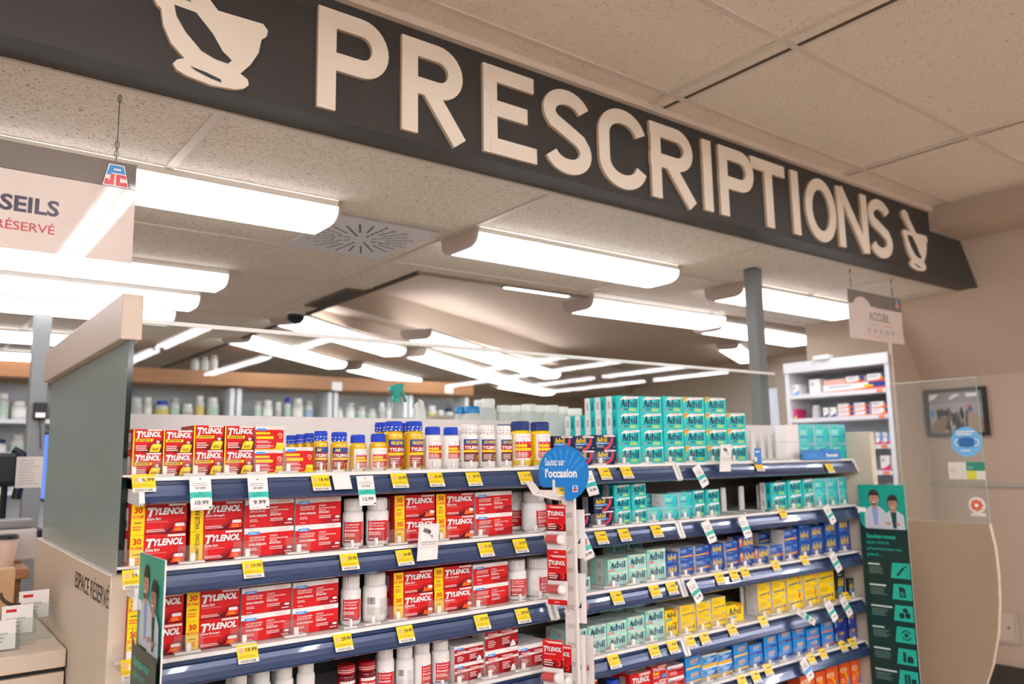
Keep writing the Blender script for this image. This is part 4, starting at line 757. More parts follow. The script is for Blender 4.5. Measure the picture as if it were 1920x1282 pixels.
# ------------------------------------------------------------------ price tags
PY = M('f4d21a', .45); PW = M('eeeae6', .45); PTEAL = M('22b9a8', .45); PPINK = M('e7a99a', .5); DG = M('3a3733', .6)
def rail_pt(s, px, py):
    """a point on the tilted rail face of shelf s"""
    p = atY(-.016, px, py); return p
def price_tag(s, px, py, txt, hh=.044, w=.05, below=0):
    p = rail_pt(s, px, py); z1 = p.z+hh/2; k = (LIP[s]-.020-z1)
    root = MB(); dy = -.010-.5*max(0, k); V = Vector((0, -.47, -.88)).normalized()*-1; U = Vector((1, 0, 0)); N = Vector((0, -.88, .47)).normalized()
    O = Vector((-w/2, 0, 0)); th = .0008
    c = [O, O+U*w, O+U*w+V*hh, O+V*hh]; root.prism([q+N*th for q in c], -N*th, PY)
    a = Art(root, O+N*th, U, V, N); a.rect(0, 0, w, .22*hh, PW); a.bars(.1*w, .04*hh, .75*w, .13*hh, DG, 16)
    a.poly([(.1*w, .55*hh), (.3*w, .55*hh), (.26*w, .84*hh), (.15*w, .84*hh)], PPINK); a.lines(.05*w, .28*hh, .88*w, .16*hh, 2, M('c9a516', .5))
    if txt: a.text(txt, .42*w, .58*hh, .52*w, .22*hh, DG, .012)
    else: a.lines(.42*w, .58*hh, .46*w, .24*hh, 1, M('8a7420', .5), 0)
    zc = LIP[s]-.0635 if not below else LIP[s]-.095
    o = root.build('price_tag'); yb = -.032 if not below else -.034
    o.location = (p.x, yb-.0012, p.z-hh/2*.88); o.location.y = -.0115-.47/.88*max(0, (LIP[s]-.0205-o.location.z))-.0015 if not below else -.034
    n = nth('tag', s)
    tag(o, ('yellow price tag %s, %s from the partition, %s rail' % (('reading '+txt) if txt else 'with faded print', n, SHN[s])), 'price tag', 'yellow price tags, '+SHN[s])
TAGS = [(0, 271, 906, '6.99'), (0, 602, 905, '18.49'), (0, 749, 901, '26.99'), (0, 817, 899, '22.49'), (0, 888, 898, '28.99'), (0, 984, 896, '31.99'), (0, 1134, 888, ''), (0, 1175, 886, ''), (0, 1424, 874, ''),
 (1, 253, 1086, '19.99'), (1, 475, 1067, '19.99'), (1, 655, 1053, '29.99'), (1, 758, 1045, '24.49'), (1, 910, 1030, '19.99'), (1, 975, 1023, '29.99'), (1, 1127, 1008, ''), (1, 1170, 1003, ''), (1, 1231, 996, ''), (1, 1471, 964, ''),
 (2, 252, 1255, ''), (2, 466, 1226, '19.99'), (2, 644, 1204, '29.99'), (2, 760, 1188, '24.49'), (2, 903, 1166, '19.99'), (2, 979, 1154, '29.99'), (2, 1157, 1121, ''), (2, 1228, 1109, ''), (2, 1260, 1103, ''), (2, 1351, 1085, ''), (2, 1378, 1079, ''), (2, 1399, 1074, ''), (2, 1458, 1061, ''), (2, 1513, 1051, ''),
 (3, 1152, 1240, ''), (3, 1228, 1221, ''), (3, 1263, 1213, ''), (3, 1296, 1203, ''), (3, 1323, 1197, ''), (3, 1376, 1182, ''), (3, 1435, 1166, ''), (3, 1593, 1120, ''),
 (4, 1393, 1277, ''), (4, 1419, 1269, ''), (4, 1444, 1257, ''), (4, 1524, 1236, ''), (4, 1547, 1227, ''), (4, 1586, 1213, ''), (4, 1604, 1207, '')]
for t in TAGS: price_tag(*t)
price_tag(0, 1553, 878, '', below=1)
def promo_tag(s, px, ytop, ybot, txt, rx=.30, rz=0.0, band=PTEAL, bend=0, jt=0):
    """white shelf flag: its head in the rail, its price end hanging forward"""
    p = atY(-.02, px, ytop); q = atY(-.05, px, ybot); w = .049; h = max(.08, (p.z-q.z)*1.05)
    mb = MB(); V = Vector((jt, math.sin(rx), math.cos(rx))).normalized(); U = Vector((1, 0, 0)); U = (U-V*U.dot(V)).normalized(); N = U.cross(V)*1; 
    if N.y > 0: N = -N
    O = -U*(w/2)-V*h; th = .0009; c = [O, O+U*w, O+U*w+V*h, O+V*h]; mb.prism([x+N*th for x in c], -N*th, PW)
    a = Art(mb, O+N*th, U, V, N); a.lines(.08*w, .70*h, .8*w, .12*h, 2, GREY); a.bars(.25*w, .62*h, .5*w, .06*h, DG, 12); a.ell(.5*w, .92*h, .05*w, .02*h, DG)
    a.rect(0, .36*h, w, .53*h, band); a.poly([(0, .30*h), (0, .36*h), (.1*w, .36*h)], band); a.poly([(w, .30*h), (w, .36*h), (.9*w, .36*h)], band)
    if band is PTEAL: a.text('Prix', .4*w, .465*h, .2*w, .045*h, M('0d5a56', .5), .01); a.text('Jean Coutu', .2*w, .395*h, .6*w, .05*h, M('0d5a56', .5), .01)
    a.text(txt, .2*w, .15*h, .62*w, .12*h, DG, .015) if txt else a.lines(.25*w, .15*h, .5*w, .12*h, 1, M('8d8883', .5), 0)
    a.lines(.05*w, .03*h, .55*w, .03*h, 1, GREY); a.rect(.82*w, .03*h, .95*w, .07*h, DG)
    o = mb.build('promotion_tag'); o.location = (p.x, -.024-.004, p.z); o.rotation_euler = (0, 0, rz)
    tag(o, 'white shelf flag with %s band%s, %s flag along the %s' % ('teal' if band is PTEAL else 'blue', (' priced '+txt) if txt else '', nth('flag', s), SHN[s]), 'price tag', 'white price flags, '+SHN[s]); return o
promo_tag(0, 373, 893, 953, '10.99'); promo_tag(0, 480, 894, 950, '9.99'); promo_tag(0, 681, 892, 943, '12.99'); promo_tag(0, 1096, 884, 925, '9.99', jt=-.15); promo_tag(0, 1301, 874, 908, '7.99', jt=-.35)
promo_tag(1, 1085, 1003, 1046, '9.99', jt=-.25); promo_tag(1, 1318, 977, 1016, '9.99', jt=-.2); promo_tag(1, 1387, 969, 1003, '7.99', jt=-.1); promo_tag(1, 1544, 948, 978, '', jt=-.3)
promo_tag(2, 1290, 1088, 1126, '5.49', jt=-.35); promo_tag(2, 1555, 1037, 1068, '', jt=-.3)
promo_tag(3, 1491, 1144, 1158, '', rx=.9, jt=-.5); promo_tag(3, 1547, 1128, 1158, '', jt=-.3); promo_tag(3, 1575, 1120, 1150, '', jt=-.3); promo_tag(4, 1501, 1236, 1268, '', jt=-.3, band=LBLU)
def blank_tag(s, px, py, w, h, lb, nm='tag_holder'):
    p = atY(-.02, px, py); mb = MB(); V = Vector((0, .47, .88)).normalized(); U = Vector((1, 0, 0)); N = U.cross(V)
    c = [-U*w/2-V*h/2, U*w/2-V*h/2, U*w/2+V*h/2, -U*w/2+V*h/2]; mb.prism([x+N*.001 for x in c], -N*.001, PW); o = mb.build(nm); o.location = (p.x, -.0245, p.z); tag(o, lb, 'price tag'); return mb
blank_tag(0, 640, 904, .05, .04, 'blank white tag next to the third white price flag, top shelf rail', 'blank_tag')
def camera_notice(s, px, yt, yb, lb):
    y = -.033; a0 = atY(y, px, yt); b0 = atY(y, px, yb); h = a0.z-b0.z; w = .066; mb = MB(); mb.box((-w/2, 0, 0), (w/2, .001, h), PW)
    a = Art(mb, (-w/2, 0, 0)); f = M('b9b5b0', .5)
    for r in ((.05*w, .36*h, .06*w, .97*h), (.94*w, .36*h, .95*w, .97*h), (.05*w, .36*h, .95*w, .367*h), (.05*w, .963*h, .95*w, .97*h)): a.rect(*r, f)
    g = M('6b6a69', .5); a.poly([(.2*w, .80*h), (.26*w, .90*h), (.56*w, .84*h), (.52*w, .73*h)], g); a.ell(.54*w, .785*h, .05*w, .045*h, DG); a.poly([(.44*w, .76*h), (.48*w, .75*h), (.66*w, .66*h), (.64*w, .64*h)], g); a.rect(.66*w, .60*h, .69*w, .72*h, g)
    a.text('CES PRODUITS SONT SOUS', .1*w, .49*h, .8*w, .03*h, g, .01); a.text('HAUTE SURVEILLANCE', .17*w, .43*h, .66*w, .03*h, g, .01)
    o = mb.build('camera_notice'); o.location = (a0.x, y, b0.z); o.rotation_euler = (.12, 0, 0); tag(o, lb, 'sign')
camera_notice(1, 801, 981, 1050, 'white surveillance notice with camera drawing, hung below small EN PRIME boxes'); camera_notice(0, 1357, 833, 884, 'white surveillance notice in front of yellow-cornered teal boxes')
# blue shelf talkers of the top shelf
p0 = atY(-.012, 1503, 853); p1 = atY(-.012, 1575, 848); mb = MB(); w = p1.x-p0.x; TB_ = M('1679c8', .35); mb.box((0, 0, 0), (w, .0012, .044), TB_); a = Art(mb, (0, 0, 0)); a.lines(.1*w, .01, .35*w, .018, 2, LBLU); a.text('Personnelle', .62*w, .012, .3*w, .016, WH, .03); a.rect(.44*w, .044, .6*w, .05, TB_)
o = mb.build('shelf_talker'); o.location = (p0.x, -.0135, p0.z-.022); tag(o, 'blue shelf strip under the pale teal boxes on the top shelf', 'sign')
p0 = atY(-.012, 1421, 856); mb = MB(); mb.box((-.022, 0, -.03), (.022, .0012, .034), TB_); a = Art(mb, (-.022, 0, -.03)); a.lines(.006, .045, .03, .01, 1, WH); a.ell(.006, .02, .008, .01, PW)
o = mb.build('shelf_talker'); o.location = (p0.x, -.0135, p0.z); tag(o, 'small blue flag above a yellow tag in front of the empty lanes', 'sign')

# ================================================================== HANGING BANNERS
BANG = M('7d746c', .5, spec=.2, coat=.6); BANW = M('ded0c6', .5, spec=.2, coat=.7); WIRE = M('5a5550', .35, .8); REDP = M('b8272c', .3); PLUM = M('2b2238', .3); BLUP = M('1c86cf', .3)
def pjc(a, x, y, w, h):
    a.poly([(x, y), (x+w, y), (x+.80*w, y+h), (x+.2*w, y+h)], INK); a.poly([(x+.03*w, y+.02*h), (x+.97*w, y+.02*h), (x+.78*w, y+.98*h), (x+.22*w, y+.98*h)], WH)
    a.poly([(x+.16*w, y+.5*h), (x+.30*w, y+.5*h), (x+.33*w, y+.60*h), (x+.83*w, y+.60*h), (x+.74*w, y+.93*h), (x+.27*w, y+.93*h)], BLUP); a.rect(x+.4*w, y+.72*h, x+.66*w, y+.8*h, WH)
    R_ = M('d23b3d', .3)
    a.poly([(x+.08*w, y+.07*h), (x+.42*w, y+.07*h), (x+.44*w, y+.55*h), (x+.3*w, y+.55*h), (x+.28*w, y+.22*h), (x+.24*w, y+.32*h), (x+.12*w, y+.32*h)], R_)
    a.poly([(x+.5*w, y+.07*h), (x+.93*w, y+.07*h), (x+.9*w, y+.25*h), (x+.64*w, y+.22*h), (x+.64*w, y+.42*h), (x+.86*w, y+.38*h), (x+.84*w, y+.55*h), (x+.5*w, y+.55*h)], R_)
def hook_wire(root, x, zt, zb):
    mb = MB(); mb.tube([(x, 0, zt), (x, 0, zb)], .0012, WIRE, 6)
    for z in (zt-.012, zb+.02, zb+.045): mb.tube([(x+.005*math.cos(t*.785), 0, z+.012*math.sin(t*.785)) for t in range(9)], .001, WIRE, 5)
    mb.build('hanging_wire', root)
def banner(name, x0, x1, z0, z1, zs, y, lb, art, wires):
    root = empty(name, ((x0+x1)/2, y, z0)); tag(root, lb, 'sign', 'hanging department banners'); w = x1-x0; h = z1-z0
    mb = MB(); mb.box((-w/2, 0, 0), (w/2, .004, h), BANW); a = Art(mb, (-w/2, 0, 0)); a.rect(0, zs-z0, w, h, BANG); a.rect(0, zs-z0-.002, w, zs-z0, M('3a3531', .3)); art(a, w, h); mb.build('panel', root)
    for x in wires: hook_wire(root, x-(x0+x1)/2, ZI-z0-.001, h)
YB = .205
ZB1 = atY(YB, 257, 310).z; ZB0 = atY(YB, 243, 493).z; ZBS = atY(YB, 252, 356).z; XB1 = atY(YB, 252, 400).x
def conseils(a, w, h):
    T = lambda s, pa, pb, yt, yb, m, o_: a.text(s, pa, yb, pb-pa, yt-yb, m, o_)
    p = lambda px, py: (atY(YB, px, py).x-(XB1-w), atY(YB, px, py).z-ZB0)
    e = p(110, 408); t = p(110, 378); k = (e[0]-p(0, 395)[0]); 
    a.text('CONSEILS', e[0]-k*2.1, e[1], k*2.1, (t[1]-e[1]), PLUM, .03)
    e = p(102, 440); t = p(102, 422); a.text('ESPACE RÉSERVÉ', e[0]-k*2.0, e[1]-.001, k*2.0, (t[1]-e[1])*1.15, REDP, .01)
    x = p(190, 345); x2 = p(243, 350); t = p(215, 303); pjc(a, x[0], x[1]-.002, x2[0]-x[0], t[1]-x[1]-.004)
banner('hanging_banner', XB1-1.05, XB1, ZB0, ZB1, ZBS, YB, 'glossy hanging banner reading CONSEILS under the overhead sign', conseils, (XB1-.05, XB1-1.0))
xa = atY(YB, 1592, 590).x; xb = atY(YB, 1692, 605).x; za0 = atY(YB, 1694, 646).z; za1 = atY(YB, 1692, 562).z; zas = atY(YB, 1692, 586).z
def accueil(a, w, h):
    a.ell(.24*w, .62*h, .17*w, .26*h, BANW); a.rect(0, .2*h, .5*w, zas-za0, BANW); a.text('ACCUEIL', .36*w, .42*h, .38*w, .17*h, M('4a4540', .3), .0); a.lines(.3*w, .32*h, .32*w, .035*h, 1, GREY); a.lines(.62*w, .32*h, .2*w, .035*h, 1, M('d98a7a', .4))
    for i in range(5): a.ell((.34+.11*i)*w, .2*h, .03*w, .045*h, M('8a847e', .4)); a.ell((.34+.11*i)*w, .2*h, .02*w, .03*h, BANW)
    a.lines(.3*w, .07*h, .55*w, .03*h, 1, M('e2a99c', .4)); pjc(a, .86*w, .76*h, .09*w, .2*h)
banner('hanging_banner', xa, xb, za0, za1, zas, YB, 'small hanging banner reading ACCUEIL near the end of the overhead sign', accueil, (xa+.04, xb-.09))

# ================================================================== FROSTED PARTITION
FROST = M('8fa09b', .28, trans=.0, spec=.5, noise=.03, scale=2); FEDGE = M('10231f', .1)
root = empty('counter_partition', (-.01, .7, 0)); tag(root, 'beige counter partition with frosted glass lettered ESPACE RÉSERVÉ', 'partition')
def P_(mb, n): o = mb.build(n, root); o.location = (.01, -.7, 0); return o
mb = MB(); mb.bbox((-.03, .055, 0), (.016, 1.31, 1.214), LAMINATE, .003); P_(mb, 'base_panel')
mb = MB(); mb.box((-.012, .085, 1.215), (.0, 1.30, 1.765), {'*': FROST, 'f': FEDGE}); P_(mb, 'frosted_glass')
mb = MB(); mb.bbox((-.032, .082, 1.764), (.016, 1.36, 1.876), M('cdbba9', .45, noise=.02, scale=30), .003); P_(mb, 'top_rail')
mb = MB(); a = Art(mb, (-.03, 1.31, 0), (0, -1, 0), (0, 0, 1), (-1, 0, 0), eps=.0006)
u1 = 1.31-atX(-.031, 141, 1085).y; u2 = 1.31-atX(-.031, 203, 1130).y; z1 = atX(-.031, 203, 1101).z; z0 = atX(-.031, 203, 1143).z
a.text('ESPACE RÉSERVÉ', u1, z0, u2-u1, (z1-z0)*1.12, M('2e2a26', .4), .008); P_(mb, 'lettering')

# ================================================================== FLAG SIGNS (two of a kind)
GRN = M('0e9f8c', .35); DGRN = M('06302b', .35); SKIN = M('c4907a', .6); SKIN2 = M('b9826a', .6); HAIR = M('2c201b', .6); COAT = M('c9cdd6', .6); TEALT = M('19b09a', .4)
def flag_mesh():
    mb = MB(); w, h = .20, .98; mb.box((-.0015, -w, -h), (.0015, 0, 0), {'*': WH2, 'l': DGRN, 'r': DGRN})
    a = Art(mb, (-.0015, 0, -h), (0, -1, 0), (0, 0, 1), (-1, 0, 0), eps=.0003); Y = h
    a.poly([(0, Y-.17), (.01, Y-.19), (w, Y-.19), (w, Y), (0, Y)], GRN)
    def person(cx, top, s, sk, coat, inner, fem):
        a.poly([(cx-.055*s, top-.19*s+.0), (cx-.052*s, top-.1*s), (cx-.02*s, top-.075*s), (cx+.02*s, top-.075*s), (cx+.052*s, top-.1*s), (cx+.058*s, top-.19*s)], coat)
        a.poly([(cx-.016*s, top-.078*s), (cx+.016*s, top-.078*s), (cx+.012*s, top-.17*s), (cx-.006*s, top-.17*s)], inner)
        a.rect(cx-.012*s, top-.085*s, cx+.012*s, top-.06*s, sk); a.ell(cx, top-.025*s, .0275*s, .035*s, HAIR); a.ell(cx, top-.040*s, .0235*s, .035*s, sk)
        a.poly([(cx-.025*s, top-.022*s), (cx+.025*s, top-.022*s), (cx+.02*s, top-.006*s), (cx-.018*s, top-.004*s)], HAIR)
        for d in (-.009, .009): a.ell(cx+d*s, top-.035*s, .003*s, .002*s, HAIR); a.rect(cx+d*s-.005*s, top-.0305*s, cx+d*s+.005*s, top-.029*s, HAIR)
        a.poly([(cx-.003*s, top-.046*s), (cx+.003*s, top-.046*s), (cx, top-.036*s)], SKIN2)
        a.poly([(cx-.01*s, top-.055*s), (cx, top-.059*s), (cx+.01*s, top-.055*s), (cx, top-.053*s)], WH)
        if not fem: a.poly([(cx-.022*s, top-.05*s), (cx-.012*s, top-.066*s), (cx, top-.074*s), (cx+.012*s, top-.066*s), (cx+.022*s, top-.05*s), (cx+.012*s, top-.061*s), (cx-.012*s, top-.061*s)], M('6a4434', .6))
    person(.068, Y-.028, .86, SKIN, COAT, M('8fa3cf', .6), 0); person(.148, Y-.050, .80, SKIN2, COAT, M('14463f', .6), 1)
    a.ell(.125, Y-.165, .012, .006, SKIN); a.ell(.165, Y-.168, .01, .006, SKIN2)
    a.rect(0, 0, w, Y-.19, DGRN); a.poly([(0, Y-.19), (0, Y-.15), (.012, Y-.178), (.03, Y-.19)], DGRN)
    a.text('Saviez-vous', .025, Y-.232, .125, .02, TEALT, .035)
    for i, (s, w_) in enumerate((('que votre', .095), ('pharmacien·ne', .145), ('peut...', .065))): a.text(s, .026, Y-.260-.026*i, w_, .018, TEALT, .01)
    for k in range(6):
        y = Y-.375-.088*k; a.rect(.025, y+.030, .025+.05+.02*(k % 3), y+.037, M('c9d8d2', .5)); a.lines(.027, y-.008, .075, .032, 4, M('5d7d76', .5))
        a.poly([(.118, y-.02), (w, y-.02), (w, y+.045), (.128, y+.045)], TEALT); ic = DGRN
        if k == 0: a.poly([(.142, y-.006), (.148, y-.012), (.178, y+.024), (.172, y+.03)], ic); a.poly([(.176, y+.03), (.184, y+.024), (.188, y+.036)], ic)
        elif k == 1: a.poly([(.148, y-.01), (.175, y-.01), (.175, y+.022), (.166, y+.033), (.148, y+.033)], ic); a.lines(.152, y-.004, .018, .018, 2, TEALT)
        elif k == 2: a.ell(.152, y+.003, .011, .012, ic); a.ell(.177, y+.005, .011, .012, ic); a.ell(.168, y+.025, .011, .01, ic)
        elif k == 3: a.arc(.165, y+.012, .016, .021, 20, 160, ic); a.arc(.165, y+.012, .016, .021, 200, 340, ic); a.ell(.165, y+.012, .008, .009, ic)
        elif k == 4: a.rect(.145, y-.01, .157, y+.03, ic); a.rect(.162, y-.01, .186, y+.014, ic); a.rect(.171, y+.014, .177, y+.02, ic)
        else: a.rect(.145, y-.01, .155, y+.03, ic); a.rect(.158, y-.01, .168, y+.03, ic); a.rect(.172, y-.01, .192, y+.014, ic)
    return mb.mesh('flag_panel')
FM = flag_mesh()
for px, py, x, lb in ((265, 1035, .016, 'green pharmacist flag sign jutting out beside the partition, hiding red boxes'), (1608, 908, 3.057, 'tall green pharmacist flag sign at the beige end panel, in full view')):
    p = atY(-.036, px, py); root = empty('flag_sign', (p.x, -.036, p.z)); tag(root, lb, 'sign', 'green flag signs'); obj('panel', FM, root)
    root.rotation_euler = (0, 0, .01 if x < 1 else .12)
    mb = MB(); mb.box((-.004, -.03, -.12), (.004, .004, -.1), WH); mb.box((-.012, .0, -.125), (.012, .004, -.095), WH); mb.build('clip', root)

# ================================================================== HANGING STRIP OF VIALS
STR = M('e6ddd6', .4)
ps = atY(-.075, 1060, 1000); SX = ps.x; SYY = -.075
root = empty('clip_strip', (SX, SYY-.02, 1.34), -1.2); tag(root, 'white plastic hanging strip carrying vial cards in front of the bay joint', 'display strip')
mb = MB(); mb.box((-.022, 0, -.75), (.016, .002, .0), STR); mb.box((.016, -.006, -.75), (.021, .008, 0), STR)
for i in range(12): mb.box((-.016, -.0006, -.06-.055*i), (.010, 0, -.045-.055*i), M('c9bfb6', .5))
mb.build('strip', root)
for i, z in enumerate((-.015, -.155, -.34)):
    for sgn in (-1, 1):
        mb = MB(); zz = z-.055*(sgn > 0); mb.tube([(0, sgn*.002, zz), (0, sgn*.02, zz-.004), (0, sgn*.036, zz-.002), (0, sgn*.044, zz+.010)], .003, STR, 8); mb.build('hook', root)
mb = MB(); mb.tube([(0, .001, 0), (.004, .0, .025)], .012, STR, 10); mb.build('swivel', root)
# bracket reaching out from under the top rail
root = empty('strip_bracket', (SX-.05, -.04, 1.37)); tag(root, 'pale cut-out bracket arm holding the vial strip below the top rail', 'bracket')
mb = MB(); BK_ = M('d9cfc8', .4)
pp = lambda px, py, y: atY(y, px, py)-Vector((SX-.05, -.04, 1.37))
arm = [pp(985, 903, -.034), pp(1003, 906, -.04), pp(1012, 918, -.045), pp(1036, 919, -.075), pp(1036, 899, -.075), pp(1062, 899, -.075), pp(1062, 940, -.075), pp(1040, 937, -.075), pp(1000, 928, -.045)]
mb.add(arm, [(0, 1, 2, 8), (2, 3, 7, 8), (3, 4, 5, 6, 7)], BK_); n = len(arm); ar2 = [v+Vector((.001, .002, 0)) for v in arm]; mb.add(ar2, [(8, 2, 1, 0), (8, 7, 3, 2), (7, 6, 5, 4, 3)], BK_); mb.add(arm+ar2, [(i, (i+1) % n, n+(i+1) % n, n+i) for i in range(n)], BK_)
mb.build('arm', root)
mb = MB(); t = pp(1050, 921, -.078); U = Vector((.88, -.47, 0)); a = Art(mb, t-U*.014-Vector((0, 0, .016)), U, (0, 0, 1), (-.47, -.88, 0)); a.rect(0, 0, .03, .03, PY); a.rect(0, 0, .03, .006, PW); a.lines(.014, .016, .012, .007, 1, DG, 0); a.rect(.002, .016, .009, .024, PPINK); mb.build('price_label', root)
# round blue sign
root = empty('round_sign', atY(-.10, 1056, 887), -1.1); tag(root, 'round blue sign reading Sautez sur l’occasion above the vial strip', 'sign')
R_ = (atY(-.085, 1097, 887).x-atY(-.085, 1015, 887).x)/2*.93
pts = [(R_*math.cos(math.radians(t)), R_*1.02*math.sin(math.radians(t))) for t in range(-78, 199, 6)]
pts = pts+[(-R_*.96, -R_*.42), (-R_*.80, -R_*.52), (-.04*R_, -R_*.50), (.02*R_, -.56*R_), (.06*R_, -R_*.98)]
mb = MB(); mb.prism([(x, 0, y) for x, y in pts], (0, .0012, 0), M('1878c6', .3)); a = Art(mb)
for k in range(9):
    t = math.radians(20+k*18); a.l = 1; a.poly([(0, -.2*R_), (.9*R_*math.cos(t), .9*R_*math.sin(t)), (.9*R_*math.cos(t+.12), .9*R_*math.sin(t+.12))], M('2f8fd6', .3))
a.l = 3; a.text('Sautez sur', -.72*R_, .28*R_, .78*R_, .28*R_, WH, .012); a.text("l'occasion", -.72*R_, -.16*R_, 1.26*R_, .34*R_, WH, .035); a.rect(.36*R_, -.68*R_, .56*R_, -.44*R_, WH); a.rect(.39*R_, -.65*R_, .53*R_, -.56*R_, M('d23b3d', .3)); a.rect(.40*R_, -.55*R_, .52*R_, -.46*R_, BLUP)
mb.build('disc', root)
# vial cards
def card_parts():
    out = []; w, h = .066, .148; mb = MB(); mb.box((-w/2, 0, -h), (w/2, .0008, 0), WH2); a = Art(mb, (-w/2, 0, -h)); a.rect(0, .47*h, w, h, RED); a.poly([(0, .47*h), (w, .47*h), (w, .62*h), (.4*w, .6*h), (0, .54*h)], DRED); a.poly([(.1*w, .97*h), (.96*w, .97*h), (.96*w, .93*h), (.3*w, .93*h)], PINKW)
    a.tylenol(.05*w, .78*h, .88*w, .095*h, WH, DRED); a.lines(.08*w, .71*h, .75*w, .035*h, 1, PINKW); a.lines(.08*w, .5*h, .5*w, .13*h, 3, PINKW); a.pill(.66*w, .5*h, .9*w, .62*h, BRT); a.ell(.74*w, .56*h, .06*w, .03*h, DRED); a.rect(0, 0, w, .10*h, RED); a.lines(.35*w, .03*h, .35*w, .04*h, 1, PINKW)
    t = Art(mb, (w/2, .0008, -h), (-1, 0, 0), (0, 0, 1), (0, 1, 0)); t.lines(.15*w, .3*h, .5*w, .5*h, 10, GREY); t.poly([(.6*w, .3*h), (.75*w, .3*h), (.75*w, .42*h)], INK)
    out.append(('card', mb.mesh('card')))
    mb = MB(); mb.lathe([(.015, -.027), (.015, .02)], BLISTER, 16, (0, -.016, -.68*h), ax=0); out.append(('blister', mb.mesh('blister')))
    mb = MB(); mb.lathe([(.0125, -.024), (.0125, .016)], RED, 16, (0, -.016, -.68*h), ax=0); mb.lathe([(.014, .016), (.0146, .0175), (.0146, .028), (.0125, .030)], WHITEG, 16, (0, -.016, -.68*h), ax=0); out.append(('vial', mb.mesh('vial')))
    return out
CP = card_parts()
def vcard(px, py, y, rz, lb, rx=0):
    p = atY(y, px, py); root = empty('vial_card', p, rz); root.rotation_euler = (rx, 0, rz)
    for n, me in CP: obj(n, me, root)
    tag(root, lb, 'card', 'vial cards on the hanging strip')
vcard(1042, 946, -.105, -1.2, 'red vial card topmost on the hanging strip, under the yellow label'); vcard(1044, 1038, -.105, -1.2, 'red vial card second from the top of the hanging strip'); vcard(1036, 1199, -.12, -1.15, 'red vial card lowest on the strip, front of two'); vcard(1052, 1208, -.10, -1.12, 'red vial card mostly hidden behind the lowest front card', )
def vback(px, py, y, rz, lb): vcard(px, py, y, rz, lb)
vback(1078, 955, -.085, 1.94, 'vial card turned away, topmost on the back of the strip'); vback(1080, 1074, -.085, 1.94, 'vial card turned away, middle of the back of the strip'); vback(1079, 1188, -.085, 1.94, 'vial card turned away, lowest on the back of the strip'); vback(1094, 1190, -.07, 2.0, 'vial card turned away, second of the lowest back pair')

# ================================================================== BEHIND THE SCREEN
mb = MB(); mb.box((.05, .445, 1.50), (3.03, .92, 1.53), LAMINATE); mb.box((.05, .455, 0), (3.03, .88, 1.50), M('bfae9a', .5)); o = mb.build('service_counter'); tag(o, 'beige service counter behind the glass screen', 'counter'); ZC = 1.5305
root = empty('spray_bottle', atY(.56, 742, 780)); root.location.z = ZC; tag(root, 'clear spray bottle with teal trigger head behind the glass', 'bottle')
zt = atY(.56, 750, 720).z-ZC; k = zt/.24
mb = MB(); mb.lathe([(.034*k, 0), (.036*k, .01), (.036*k, .085*k), (.03*k, .115*k), (.016*k, .14*k), (.014*k, .165*k)], BOTTLE, 24); mb.build('bottle_body', root)
mb = MB(); TL = M('14a99c', .35); mb.lathe([(.0165*k, .165*k), (.0165*k, .185*k), (.012*k, .19*k)], TL, 20)
mb.prism([(-.012*k, -.012*k, .188*k), (.013*k, -.012*k, .188*k), (.014*k, -.012*k, .21*k), (.034*k, -.012*k, .232*k), (.03*k, -.012*k, .242*k), (-.005*k, -.012*k, .238*k), (-.03*k, -.012*k, .224*k), (-.036*k, -.012*k, .212*k), (-.016*k, -.012*k, .208*k)], (0, .024*k, 0), TL); mb.build('spray_head', root)
mb = MB(); mb.prism([(.016*k, -.006*k, .21*k), (.03*k, -.006*k, .222*k), (.05*k, -.006*k, .166*k), (.043*k, -.006*k, .164*k), (.036*k, -.006*k, .186*k)], (0, .012*k, 0), TL); mb.build('trigger', root)
# tissue box with tissue
pt = atY(.60, 795, 775); root = empty('tissue_box', (pt.x, .62, ZC)); tag(root, 'white tissue box with a raised tissue behind the glass joint', 'tissue box')
mb = MB(); mb.bbox((-.06, -.06, 0), (.06, .06, .05), WH2, .003); mb.build('carton', root)
zz = atY(.6, 800, 745).z-ZC; mb = MB(); vs = []; n = 9
for i in range(n):
    for j in range(5):
        t = j/4; vs.append((-.035+.07*i/(n-1)*(1-.35*t)+.012*t, .008*math.sin(i*1.7)*(.4+t)+.004*j, .05+(zz-.05)*t*(1-.25*abs(i-4.5)/4)))
mb.add(vs, [(i*5+j, i*5+j+1, (i+1)*5+j+1, (i+1)*5+j) for i in range(n-1) for j in range(4)], WH, True); mb.build('tissue', root)
